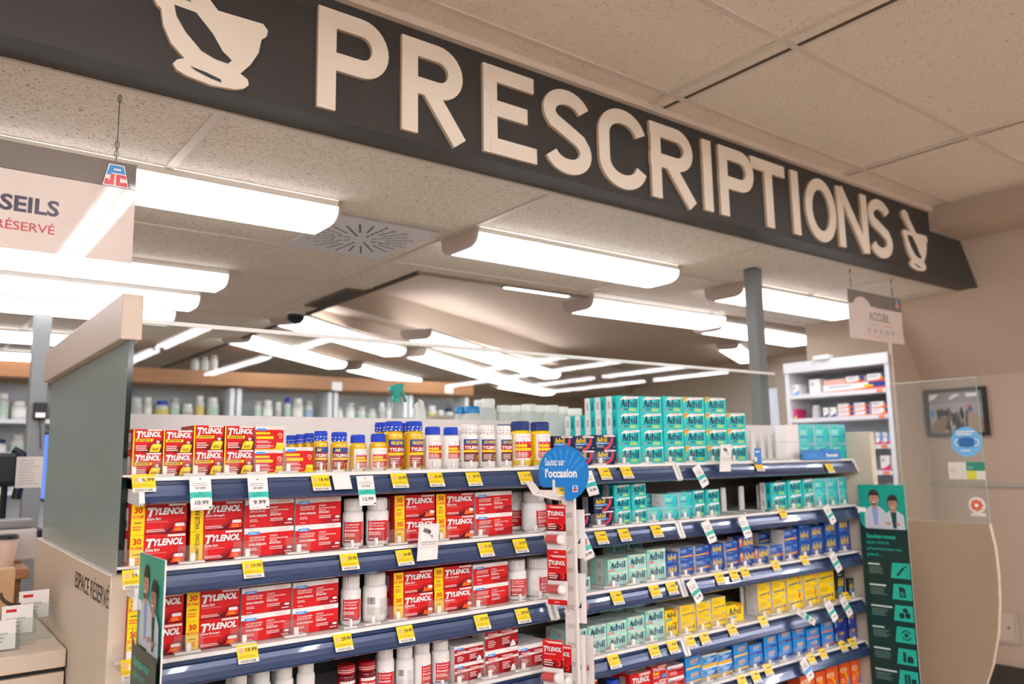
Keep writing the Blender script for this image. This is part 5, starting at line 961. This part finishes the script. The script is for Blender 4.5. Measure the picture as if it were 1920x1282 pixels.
# stock bottles standing on the counter
FROSTB = M('e4e6e2', .45, trans=.25)
def stock(x, y, r, h, cap, lb, grp, z=None, nm='stock_bottle'):
    root = empty(nm, (x, y, z if z is not None else ZC)); tag(root, lb, 'bottle', grp)
    mb = MB(); mb.lathe([(r*.95, 0), (r, .006), (r, h*.70), (r*.8, h*.78), (r*.72, h*.82)], FROSTB, 18); mb.build('bottle_body', root)
    if grp.endswith('shelving'): mb = MB(); mb.lathe([(r*1.01, h*.15), (r*1.01, h*.6)], [WH2, GREY, M('d8c26a', .5), M('9fb3cf', .5), M('b4cdb8', .5)][int(x*977) % 5], 18); mb.build('bottle_label', root)
    mb = MB(); mb.lathe([(r*.80, h*.80), (r*.80, h*.97), (r*.72, h)], cap, 18); mb.build('cap', root)
for i, (px, yt, y, w_, cap, lb) in enumerate(((863, 763, .60, 24, BLUP, 'white stock bottle with blue cap, behind the glass, partly behind its twin'), (885, 762, .56, 40, BLUP, 'white stock bottle with blue cap behind the glass, the front one'), (900, 750, .72, 30, WHITEG, 'tall white stock bottle behind the blue capped bottles'), (915, 748, .62, 34, WHITEG, 'tall white stock bottle next to the blue capped bottles'), (945, 760, .60, 34, WHITEG, 'translucent stock bottle third from the blue caps'), (970, 760, .70, 30, WHITEG, 'translucent stock bottle fourth from the blue caps, set back'), (992, 758, .58, 34, WHITEG, 'translucent stock bottle fifth from the blue caps'), (1012, 760, .70, 28, WHITEG, 'translucent stock bottle sixth from the blue caps, set back'), (1035, 760, .58, 32, WHITEG, 'translucent stock bottle seventh from the blue caps'), (1055, 763, .68, 28, WHITEG, 'translucent stock bottle eighth from the blue caps, set back'), (1078, 766, .58, 32, WHITEG, 'translucent stock bottle nearest the teal stacks'))):
    A = atY(y, px-w_/2, 790); B = atY(y, px+w_/2, 790); h = atY(y, px, yt).z-ZC; stock((A.x+B.x)/2, y, (B.x-A.x)/2*.79, h, cap, lb, 'stock bottles behind the glass')

# ================================================================== DISPENSARY SHELVING FAR BEHIND
UNIT = M('dde0e4', .5); UNITD = M('c3c9ce', .6)
def far_unit(x0, x1, y, ztop, zs, lb, seed):
    rr = random.Random(seed); root = empty('dispensary_shelf', ((x0+x1)/2, y, 0)); tag(root, lb, 'shelving', 'grey dispensary shelving'); w = x1-x0
    mb = MB(); mb.box((-w/2, .34, 0), (w/2, .36, ztop), UNITD); mb.build('back_panel', root)
    for x in (-w/2, w/2-.04):
        mb = MB(); mb.box((x, 0, 0), (x+.04, .34, ztop), UNIT); mb.build('upright', root)
    for z in zs:
        mb = MB(); mb.box((-w/2+.04, 0, z-.03), (w/2-.04, .34, z), M('dde2e4', .4)); mb.build('shelf', root)
    return root
Yd = 4.9
edges = [-.75, .05, .95, 1.85, 2.75, 3.55, 4.28]
nm = ['at the banner end', 'crossed by the grey column', 'nearest the frosted partition', 'second along from the partition', 'third along from the partition', 'at the end of the wooden cornice']
cnt = 0
for i in range(6):
    x0, x1 = edges[i], edges[i+1]-.02; lb = 'grey dispensary shelving unit, '+nm[i]; far_unit(x0, x1, Yd, 2.09, (.9, 1.28, 1.50, 1.80), lb, i); rr = random.Random(40+i)
    for z, hm in ((1.50, .22), (1.80, .22), (1.28, .16)):
        x = x0+.07; j = 0
        while x < x1-.1 and cnt < 150:
            r = rr.uniform(.03, .055); h = rr.uniform(.6, 1.05)*hm; x += r; lb2 = 'white stock bottle, %s on %s board, shelving %s' % (ORD[j], {1.5: 'middle', 1.8: 'upper', 1.28: 'lower'}[z], nm[i])
            if rr.random() < .9: stock(x, Yd+.12, r, h, rr.choice([WHITEG, WHITEG, CAPB, NAVY, M('cfd3d0', .4), GREY]), lb2, 'stock bottles on the dispensary shelving', z+.001) if x+r < x1-.08 else None; cnt += 1; j += 1
            x += r+rr.uniform(.004, .03)
mb = MB(); mb.bbox((-.8, Yd-.05, 2.105), (4.29, Yd+.3, 2.225), WOOD, .004); o = mb.build('wooden_cornice'); tag(o, 'long warm wooden cornice on top of the dispensary shelving', 'cornice')
for px, py in ((632, 724), (842, 730)):
    p = atY(Yd-.052, px, py); mb = MB(); mb.box((p.x-.05, Yd-.053, p.z-.04), (p.x+.05, Yd-.051, p.z+.04), WH2); o = mb.build('paper_label'); tag(o, 'white paper label on the wooden cornice, %s' % ('above the spray bottle side' if px < 700 else 'near the cornice end'), 'label', 'paper labels on the cornice')
for i, px in enumerate((365, 383, 400)):
    p = atY(5.0, px, 693); stock(p.x, 5.0, .035, .11+.02*i, GREY, 'small dark bottle standing on the cornice, %s of three' % ORD[i], 'bottles on the cornice', 2.226)
# plant far behind the teal stacks
p = atY(3.6, 1238, 730); root = empty('potted_plant', (p.x, 3.6, 1.80)); tag(root, 'small potted plant far behind the tallest teal stacks', 'plant')
mb = MB(); mb.lathe([(.05, 0), (.07, .12), (.065, .125)], M('9fb0a6', .5), 16); mb.build('pot', root)
mb = MB(); rr = random.Random(3)
for i in range(34):
    t = rr.uniform(0, 6.28); el = rr.uniform(.3, 1.3); L = rr.uniform(.1, .2); d = Vector((math.cos(t)*math.cos(el), math.sin(t)*math.cos(el), math.sin(el))); s = d.cross(Vector((0, 0, 1))).normalized()*.02; b0 = Vector((0, 0, .12)); mb.add([b0, b0+d*L*.5+s, b0+d*L, b0+d*L*.5-s], [(0, 1, 2, 3)], M('4f7a5e', .6) if i % 4 else M('b0524a', .6))
mb.build('foliage', root)
mb = MB(); mb.box((2.9, 3.4, 0), (5.2, 3.9, 1.80), M('c2b6a8', .5)); o = mb.build('storage_cabinet'); tag(o, 'low pale cabinet far behind the teal stacks, under the plant', 'cabinet')
mb = MB(); mb.box((3.9, 2.2, 0), (4.3, 2.26, 1.9), M('8a5f40', .5)); o = mb.build('door_panel'); tag(o, 'brown wooden panel behind the grey post', 'panel')

# ================================================================== PRODUCT CABINET BY THE RIGHT WALL
CX0 = 4.62; yA, yB_ = 1.37, .602; ztop = 2.10; CW = M('e2e4e8', .4)
root = empty('display_cabinet', (CX0+.18, (yA+yB_)/2, 0)); tag(root, 'white open display cabinet of boxed products by the leaning wall', 'cabinet')
def CP_(mb, n): o = mb.build(n, root); o.location = (-CX0-.18, -(yA+yB_)/2, 0); return o
mb = MB(); mb.box((CX0+.34, yB_, 0), (CX0+.36, yA, ztop), M('c3cace', .5)); CP_(mb, 'back_panel')
for y in (yA-.03, yB_):
    mb = MB(); mb.box((CX0, y, 0), (CX0+.34, y+.03, ztop-.07), CW); CP_(mb, 'side_panel')
mb = MB(); mb.box((CX0-.01, yB_-.002, ztop-.07), (CX0+.365, yA+.002, ztop+.002), CW); CP_(mb, 'top_fascia')
cz = []
for px, py in ((1672, 726), (1680, 775), (1683, 832), (1687, 882), (1690, 940)):
    z = atX(CX0, px, py).z; cz.append(z); mb = MB(); mb.box((CX0-.005, yB_+.03, z-.028), (CX0+.34, yA-.03, z), CW); CP_(mb, 'shelf')
    mb = MB(); mb.box((CX0-.007, yB_+.05, z-.026), (CX0-.005, yB_+.09, z-.004), M('e8896a', .5)); CP_(mb, 'price_label')
mb = MB(); mb.box((CX0-.03, 1.0, ztop), (CX0+.03, 1.12, ztop+.03), CW); CP_(mb, 'light_clip')
def cbox(si, y0, y1, h, front, band=None, band2=None, lb='', z0=0, dx=0, grp='boxes in the display cabinet'):
    z = cz[si]+.001+z0; y0 = max(y0, yB_+.034); y1 = min(y1, yA-.034); mb = MB(); mb.box((CX0+.03+dx, y0, z), (CX0+.15+dx, y1, z+h), front)
    a = Art(mb, (CX0+.03+dx, y1, z), (0, -1, 0), (0, 0, 1), (-1, 0, 0), eps=.0006); w = y1-y0
    if band: a.poly([(0, 0), (w, 0), (w, .45*h), (.5*w, .2*h), (0, .12*h)], band)
    if band2: a.rect(.72*w, .3*h, w, h, band2); a.ell(.72*w, .5*h, .08*w, .2*h, OYEL if band is ORG2 else band2)
    a.lines(.1*w, .55*h, .45*w, .25*h, 2, M('8fa0c8', .5)); o = mb.build('product_box'); tag(o, lb, 'box', grp)
ORG2 = M('ea5a20', .4); NVB = M('24368a', .4)
f = lambda px, si: atX(CX0+.03, px, 760).y
for j, (a_, b_, h, c, b1, b2, lb, z0) in enumerate(((1476, 1500, .075, WH, LBLU, None, 'white box with blue mark, top board, far end of the cabinet', 0), (1520, 1540, .10, WH, None, None, 'tall plain white box on the top board of the cabinet', 0), (1546, 1672, .05, WH, ORG2, NVB, 'long white and orange box, lowest on the top board', 0), (1548, 1588, .035, M('f0b4a0', .5), None, None, 'pinkish box lying on the long orange box', .051), (1590, 1624, .045, WH, ORG2, NVB, 'white box with blue end on the long orange box, farther one', .051), (1630, 1673, .05, WH, ORG2, NVB, 'white box with blue end on the long orange box, near one', .051))):
    cbox(0, f(b_, 0), f(a_, 0), h, c, b1, b2, lb, z0)
cbox(1, f(1493, 1), f(1487, 1), .07, MAG, YEL, None, 'narrow pink and yellow box on the second board of the cabinet')
cbox(1, f(1552, 1), f(1543, 1), .065, WH, NVB, None, 'slim white box with navy foot, farther of two, second board'); cbox(1, f(1566, 1), f(1556, 1), .065, WH, NVB, None, 'slim white box with navy foot, nearer of two, second board')
for c_, (a_, b_) in enumerate(((1571, 1600), (1602, 1630))):
    for t in range(3): cbox(1, f(b_, 1), f(a_, 1), .028, WH, ORG2, NVB, 'white tube box with navy end, %s in the %s pile, second board' % (('lowest', 'middle', 'topmost')[t], ('farther', 'nearer')[c_]), .0285*t)
for t in range(2): cbox(1, f(1677, 1), f(1634, 1), .042, WH, ORG2, NVB, 'large white and orange box, %s of the near pile, second board' % ('lower', 'upper')[t], .0425*t)
stock(CX0+.1, f(1520, 1), .03, .09, WHITEG, 'white jar with teal foot on the second cabinet board', 'jars in the cabinet', cz[1]+.001, 'jar')
for j in range(3): cbox(2, f(1676-14*j, 2), f(1664-14*j, 2)-.004, .075, WH, MAG, LBLU, 'white and pink box, %s from the near side of the third board' % ORD[j])
for j in range(2):
    cbox(3, f(1680-20*j, 3), f(1663-20*j, 3), .095, WH, MAG, None, 'magenta striped box, %s from the near side of the fourth board' % ORD[j])
    for t in range(2): cbox(4, f(1684-18*j, 4), f(1668-18*j, 4), .055, M('8d8b8b', .5), M('3a3838', .5), None, 'grey patterned pack, %s layer, %s from the near side, fifth board' % (('lower', 'upper')[t], ORD[j]), .056*t)
# coat hanging at the cabinet end
p = atX(CX0, 1468, 760); root = empty('lab_coat', (CX0-.02, yA+.15, 1.45)); tag(root, 'pale blue lab coat hanging at the far end of the cabinet', 'coat')
mb = MB(); vs = []; n = 12
for i in range(n):
    for j in range(6):
        t = 2*math.pi*i/n; q = j/5; vs.append(((.05+.02*math.cos(3*t)*q)*math.cos(t)*(.6+.6*q), (.09+.02*q)*math.sin(t), .48-.66*q))
mb.add(vs, [(i*6+j, ((i+1) % n)*6+j, ((i+1) % n)*6+j+1, i*6+j+1) for i in range(n) for j in range(5)], M('cfd6e2', .8), True); mb.build('cloth', root)
mb = MB(); mb.tube([(0, 0, .47), (0, 0, .52), (.02, 0, .54), (.03, 0, .52)], .003, WIRE, 6); mb.build('hook', root)

# ================================================================== CURVED PARTITION, PICTURE, HATCH
XP = 3.75; root = empty('curved_partition', (XP, -.05, 0)); tag(root, 'beige partition with curved edge and clear screen, past the green flag sign', 'partition')
def Q_(mb, n): o = mb.build(n, root); o.location = (-XP, .05, 0); return o
yb = .165; edge = [(-.268, 1.112), (-.283, 1.0), (-.285, .88), (-.278, .75), (-.258, .6), (-.22, .45), (-.16, .30), (-.10, .18), (-.06, .0)]
mb = MB(); mb.prism([(XP, yb, 1.112)]+[(XP, y, z) for y, z in edge]+[(XP, yb, 0)], (.028, 0, 0), M('a59079', .5, noise=.02, scale=10), M('c9b9a2', .5)); Q_(mb, 'base_panel')
mb = MB(); mb.box((XP+.010, -.266, 1.113), (XP+.016, yb, 1.82), ACRYL); mb.box((XP+.010, -.266, 1.82), (XP+.016, yb, 1.823), M('cfe0d8', .3)); mb.box((XP+.010, -.2685, 1.113), (XP+.016, -.2665, 1.823), M('8fb0a6', .3)); Q_(mb, 'clear_screen')
mb = MB(); a = Art(mb, (XP+.009, 0, 0), (0, -1, 0), (0, 0, 1), (-1, 0, 0), eps=.0006)
c = atX(XP+.009, 1812, 828); r = abs(atX(XP+.009, 1783, 828).y-c.y); SB = M('6fb3e2', .4); a.ell(-c.y, c.z, r, r*1.0, SB, 28); a.lines(-c.y-.6*r, c.z+.42*r, 1.2*r, .34*r, 2, WH); a.lines(-c.y-.4*r, c.z-.66*r, .8*r, .14*r, 1, WH)
MK = M('1d5f9e', .5); a.arc(-c.y-.5*r, c.z-.05*r, .2*r, .26*r, 60, 300, WH); a.arc(-c.y+.55*r, c.z-.05*r, .2*r, .26*r, -120, 120, WH); a.poly([(-c.y-.48*r, c.z+.22*r), (-c.y, c.z+.3*r), (-c.y+.5*r, c.z+.22*r), (-c.y+.5*r, c.z-.28*r), (-c.y, c.z-.36*r), (-c.y-.48*r, c.z-.28*r)], MK)
for q in range(5): a.rect(-c.y-.46*r, c.z-.24*r+.1*q*r, -c.y+.48*r, c.z-.21*r+.1*q*r, M('3f86c6', .5)); a.l -= 1
Q_(mb, 'mask_sticker')
mb = MB(); a = Art(mb, (XP+.009, 0, 0), (0, -1, 0), (0, 0, 1), (-1, 0, 0), eps=.0006); q0 = atX(XP+.009, 1780, 898); q1 = atX(XP+.009, 1846, 866); y0, y1, z0, z1 = -q0.y, -q1.y, q0.z, q1.z; m_ = (y0+y1)/2
a.rect(y0, z0, y1, z1, M('dcd8cc', .5)); a.rect(m_, (z0+z1)/2, y1, z1, M('2b8a72', .5)); a.rect(m_, z0, m_+.25*(y1-m_)*2, (z0+z1)/2, M('d8d444', .5)); a.lines(y0+.01, z0+.05*(z1-z0)*8, .03, .015, 3, GREY); a.lines(m_+.006, (z0+z1)/2+.008, .03, .015, 3, M('8fc6b6', .5)); Q_(mb, 'notice_sticker')
mb = MB(); a = Art(mb, (XP+.009, 0, 0), (0, -1, 0), (0, 0, 1), (-1, 0, 0), eps=.0006); c = atX(XP+.009, 1832, 947); r = abs(atX(XP+.009, 1816, 947).y-c.y); a.ell(-c.y, c.z, r, r, M('e2ddd6', .5), 24)
for k in range(8): t = k*.785; a.ell(-c.y+.5*r*math.cos(t), c.z+.5*r*math.sin(t), .22*r, .22*r, M('dd6a4c', .5))
a.ell(-c.y, c.z, .36*r, .36*r, M('dd6a4c', .5)); a.ell(-c.y, c.z, .22*r, .22*r, WH); a.rect(-c.y-.7*r, c.z-1.3*r, -c.y+1.0*r, c.z-.95*r, M('e2ddd6', .5)); a.lines(-c.y-.2*r, c.z-1.2*r, .8*r, .12*r, 1, M('dd8a7c', .5)); Q_(mb, 'round_sticker')
# wooden counter side at the partition
mb = MB(); y0 = .17; mb.box((XP-.06, y0, 0), (XP-.01, y0+.5, .9), WOOD_DARK); mb.box((XP-.09, y0-.01, .9), (XP-.01, y0+.52, .94), LAMINATE); o = mb.build('wooden_counter'); tag(o, 'narrow brown wooden counter end beside the curved partition', 'counter')
# framed team picture on the wall
root = empty('framed_picture', (4.985, .37, 1.70), 0); tag(root, 'black framed team photograph on the beige wall', 'picture')
c = [atX(4.985, *q) for q in ((1735, 733), (1847, 722), (1856, 815), (1739, 820))]; y0 = (c[0].y+c[3].y)/2; y1 = (c[1].y+c[2].y)/2; z1 = (c[0].z+c[1].z)/2; z0 = (c[2].z+c[3].z)/2
root.location = (4.999, (y0+y1)/2, (z0+z1)/2); w = y0-y1; h = z1-z0; b_ = .022
mb = MB()
for A, B in (((-.03, -w/2, -h/2), (0, w/2, -h/2+b_)), ((-.03, -w/2, h/2-b_), (0, w/2, h/2)), ((-.03, -w/2, -h/2+b_), (0, -w/2+b_, h/2-b_)), ((-.03, w/2-b_, -h/2+b_), (0, w/2, h/2-b_))): mb.box(A, B, BLACK)
mb.build('frame', root)
mb = MB(); mb.box((-.012, -w/2+b_, -h/2+b_), (0, w/2-b_, h/2-b_), M('a9a5a6', .25)); W2, H2 = w-2*b_, h-2*b_; a = Art(mb, (-.012, w/2-b_, -h/2+b_), (0, -1, 0), (0, 0, 1), (-1, 0, 0), eps=.0005)
a.rect(0, .72*H2, W2, H2, M('8f8b90', .3)); a.poly([(0, .8*H2), (.12*W2, .86*H2), (.2*W2, .96*H2), (.02*W2, .95*H2)], WH); a.poly([(.4*W2, .8*H2), (.6*W2, .92*H2), (.5*W2, .95*H2), (.38*W2, .86*H2)], WH); a.rect(.7*W2, .86*H2, .9*W2, .95*H2, WH)
a.poly([(0, 0), (.25*W2, 0), (.36*W2, .42*H2), (.2*W2, .4*H2), (0, .15*H2)], M('8a6a58', .4)); a.poly([(.72*W2, 0), (W2, 0), (W2, .3*H2), (.8*W2, .5*H2), (.7*W2, .48*H2)], M('a08468', .4)); rr = random.Random(5)
for i in range(46):
    x = rr.uniform(.14, .74)*W2; y = rr.uniform(.18, .62)*H2; s = H2*.05; a.ell(x, y-.12*H2, s*.9, .13*H2, rr.choice([BLACK, M('4a4a52', .5), M('c9c4c0', .5), M('6a5a54', .5)]), 8); a.l = max(2, a.l-2); a.ell(x, y+.01*H2, s*.42, s*.62, rr.choice([SKIN, SKIN2, M('9a7468', .5)]), 8); a.l = max(2, a.l-2)
a.l = 90; a.rect(.08*W2, .4*H2, .15*W2, .55*H2, SKY); a.rect(.78*W2, .5*H2, .86*W2, .6*H2, NVB); a.rect(.78*W2, .6*H2, .85*W2, .66*H2, RED); mb.build('print', root)
# access hatch low on the wall
c = [atX(4.99, *q) for q in ((1844, 1140), (1891, 1142), (1897, 1207))]; root = empty('access_hatch', (4.999, (c[0].y+c[1].y)/2, (c[0].z+c[2].z)/2)); w = c[0].y-c[1].y+.09; h = c[0].z-c[2].z; tag(root, 'small beige access hatch low on the wall', 'hatch')
mb = MB(); mb.box((-.012, -w/2, -h/2), (0, w/2, h/2), M('b9a897', .5)); mb.build('frame', root)
mb = MB(); mb.box((-.016, -w/2+.02, -h/2+.02), (-.012, w/2-.02, h/2-.02), M('c2b1a0', .5)); mb.lathe([(.008, 0), (.006, -.006)], STEEL, 10, (-.016, -w/2+.05, 0), ax=0); mb.build('door', root)

# ================================================================== CONSULTATION DESK ON THE LEFT
ZD = .972
root = empty('consultation_desk', (-.6, .9, 0)); tag(root, 'pale consultation desk against the frosted partition', 'desk')
def D_(mb, n): o = mb.build(n, root); o.location = (.6, -.9, 0); return o
mb = MB(); mb.bbox((-1.4, .54, ZD-.045), (-.034, 1.22, ZD), LAMINATE, .003); D_(mb, 'desk_top')
mb = MB(); mb.box((-1.38, .56, ZD-.058), (-.04, 1.2, ZD-.047), BLACK); D_(mb, 'shadow_gap')
mb = MB(); mb.box((-1.4, .545, .80), (-.036, .57, ZD-.058), LAMINATE); mb.box((-1.4, .57, 0), (-.036, 1.2, .9), LAMINATE); D_(mb, 'carcass')
mb = MB(); mb.box((-1.4, .543, .02), (-.036, .569, .798), M('12806f', .4)); D_(mb, 'front_panel')
# raised desk ledge behind
mb = MB(); mb.bbox((-1.4, 1.32, 1.075), (-.04, 2.0, 1.11), WOOD, .004); mb.box((-1.38, 1.36, 0), (-.06, 1.96, 1.075), WOOD_DARK); o = mb.build('back_counter'); tag(o, 'wooden back counter carrying the printer and screen', 'counter'); ZB_ = 1.1105
# card holder
pc = atZ(ZD, 62, 1200); root = empty('card_holder', (-.125, .70, ZD+.0005)); tag(root, 'clear stepped card holder on the pale desk', 'card holder')
for k in range(3):
    x = -.055+.045*k; y = -.06+.055*k; z = .028*k
    mb = MB(); mb.box((x-.045, y-.02, z), (x+.045, y-.018, z+.045), ACRYL); mb.box((x-.045, y+.018, z), (x+.045, y+.02, z+.06), ACRYL); mb.box((x-.045, y-.018, z), (x-.043, y+.018, z+.05), ACRYL); mb.box((x+.043, y-.018, z), (x+.045, y+.018, z+.05), ACRYL); mb.box((x-.045, y-.02, 0), (x+.045, y+.02, z+.002), ACRYL); mb.build('pocket', root)
    for q in range(1):
        mb = MB(); d = Vector((0, .16, .98)).normalized(); U = Vector((1, 0, 0)); O = Vector((x-.04, y-.012, z+.004)); c = [O, O+U*.075, O+U*.075+d*.075, O+d*.075]; mb.prism(c, (0, .008, 0), WH); N = U.cross(d)
        if N.y > 0: N = -N
        a = Art(mb, O, U, d, N); a.rect(.01, .058, .035, .066, RED); a.lines(.01, .015, .05, .03, 3, GREY); o = mb.build('business_cards'); o['category'] = 'cards'; o['label'] = 'white business cards in the %s pocket of the card holder' % ('front', 'middle', 'rear')[k]; o['group'] = 'business cards'; o.location = root.location
# card box with floral picture behind it
mb = MB(); mb.box((-.40, .84, ZD+.001), (-.16, .97, ZD+.085), M('5a3a2e', .5)); mb.box((-.41, .83, ZD+.085), (-.15, .98, ZD+.089), ACRYL); a = Art(mb, (-.40, .84, ZD+.001)); rr = random.Random(2)
for i in range(26): a.l = 1+i; a.ell(rr.uniform(.01, .23), rr.uniform(.01, .075), .010, .010, rr.choice([WH2, RED, M('d9b0a0', .5), M('3a5a3a', .5)]), 8)
o = mb.build('floral_box'); tag(o, 'dark floral box with papers on top, behind the card holder', 'box')
mb = MB(); mb.bbox((-.38, .86, ZD+.0895), (-.2, .96, ZD+.098), WH, .001, 1); o = mb.build('paper_stack'); tag(o, 'small stack of white papers on the floral box', 'papers')
# wooden block with a drawn mark
pw = atZ(ZD, 20, 1204); root = empty('wooden_stand', (pw.x-.006, pw.y, ZD)); tag(root, 'thick pale wooden stand with a dark curved mark on the desk', 'stand')
hh = atY(pw.y, 10, 1065).z-ZD; mb = MB(); mb.bbox((-.16, -.015, .0005), (.005, .03, hh), wood_mat('pale_wood', 'a98258', 'c7a277', (1, 14, 3)), .004); mb.build('block', root)
mb = MB(); a = Art(mb, (-.14, -.015, 0), eps=.0005); a.arc(.155, hh*.72, .04, .05, 190, 280, M('4a3524', .5)); mb.build('drawn_mark', root)
# receipt printer, cup, screen, monitor arm on the back counter
def plc(px, py, y): p = atY(y, px, py); return p
p = plc(25, 1050, 1.42); mb = MB(); root = empty('paper_cup', (p.x-.03, 1.42, ZB_)); tag(root, 'white paper cup on the wooden back counter', 'cup'); mb.lathe([(.03, 0), (.042, .10), (.0415, .10), (.03, .003)], M('d9b9a2', .5), 20); mb.build('cup_body', root)
mb = MB(); mb.lathe([(.0435, .098), (.0435, .106), (.036, .112)], BLACK, 20); mb.build('lid', root)
p = plc(30, 1035, 1.60); root = empty('label_printer', (p.x, 1.62, ZB_)); tag(root, 'white and grey label printer with green lights on the back counter', 'printer')
mb = MB(); mb.bbox((-.10, -.08, 0), (.06, .08, .12), M('c9c4be', .4), .012); mb.build('housing', root)
mb = MB(); mb.bbox((.055, -.075, 0), (.085, .075, .115), BLACK, .008); mb.build('side_panel', root)
mb = MB(); mb.bbox((-.09, -.06, .121), (.05, .06, .155), M('8d8a88', .3), .01); mb.build('cover', root)
mb = MB()
for k in range(4): mb.box((.0855, -.06, .04+k*.014), (.087, -.05, .048+k*.014), M('5ad07a', .4, emit=1.0))
mb.build('status_lights', root)
p = plc(78, 870, 1.75); root = empty('monitor', (p.x+.06, 1.80, ZB_)); tag(root, 'dark computer monitor with blue screen beside the frosted partition', 'monitor'); hz = p.z-ZB_
mb = MB(); mb.bbox((-.02, -.14, hz-.16), (0, .24, hz+.14), BLACK, .004); mb.build('housing', root)
mb = MB(); mb.box((-.0215, -.125, hz-.145), (-.0202, .225, hz+.125), M('4a78d8', .3, emit=.6)); mb.build('screen', root)
mb = MB(); mb.box((-.015, .03, .01), (.01, .07, hz-.1), BLACK); mb.box((-.08, -.03, 0), (.08, .13, .012), BLACK); mb.build('stand', root)
p = plc(18, 870, 1.86); root = empty('phone_headset', (p.x-.01, 1.88, ZB_)); tag(root, 'black desk telephone on a raised arm at the picture edge', 'telephone')
zz = p.z-ZB_; mb = MB(); mb.tube([(0, 0, 0), (0, 0, zz-.02), (-.02, -.02, zz)], .012, BLACK, 10); mb.lathe([(.06, 0), (.06, .01), (.02, .02)], BLACK, 18); mb.build('arm', root)
mb = MB(); mb.bbox((-.05, -.05, zz-.09), (.045, .02, zz+.05), BLACK, .02); mb.build('telephone_body', root)
mb = MB(); mb.tube([(.04, -.02, zz-.14), (.055, -.025, zz-.05), (.05, -.025, zz+.04), (.02, -.02, zz+.06)], .018, BLACK, 10); mb.build('handset', root)
p = plc(55, 885, 1.65); mb = MB(); mb.box((-.045, 0, -.06), (.045, .002, .06), M('cfcac4', .6)); a = Art(mb, (-.045, 0, -.06)); a.lines(.008, .01, .07, .1, 9, GREY); o = mb.build('printed_note'); o.location = p; tag(o, 'printed white note hanging in front of the monitor', 'note')
p = atY(3.375, 75, 770); root = empty('door_phone', (p.x, 3.378, p.z)); tag(root, 'small black wall telephone with white keypad on the grey column', 'telephone')
mb = MB(); mb.bbox((-.035, -.03, -.05), (.035, 0, .05), BLACK, .008); mb.build('housing', root)
mb = MB(); mb.box((-.025, -.032, -.04), (.025, -.0302, -.012), WH2); mb.build('keypad', root)
mb = MB(); mb.tube([(.0, -.01, -.05), (.008, -.012, -.12), (.015, -.01, -.22)], .003, BLACK, 6); mb.build('cord', root)
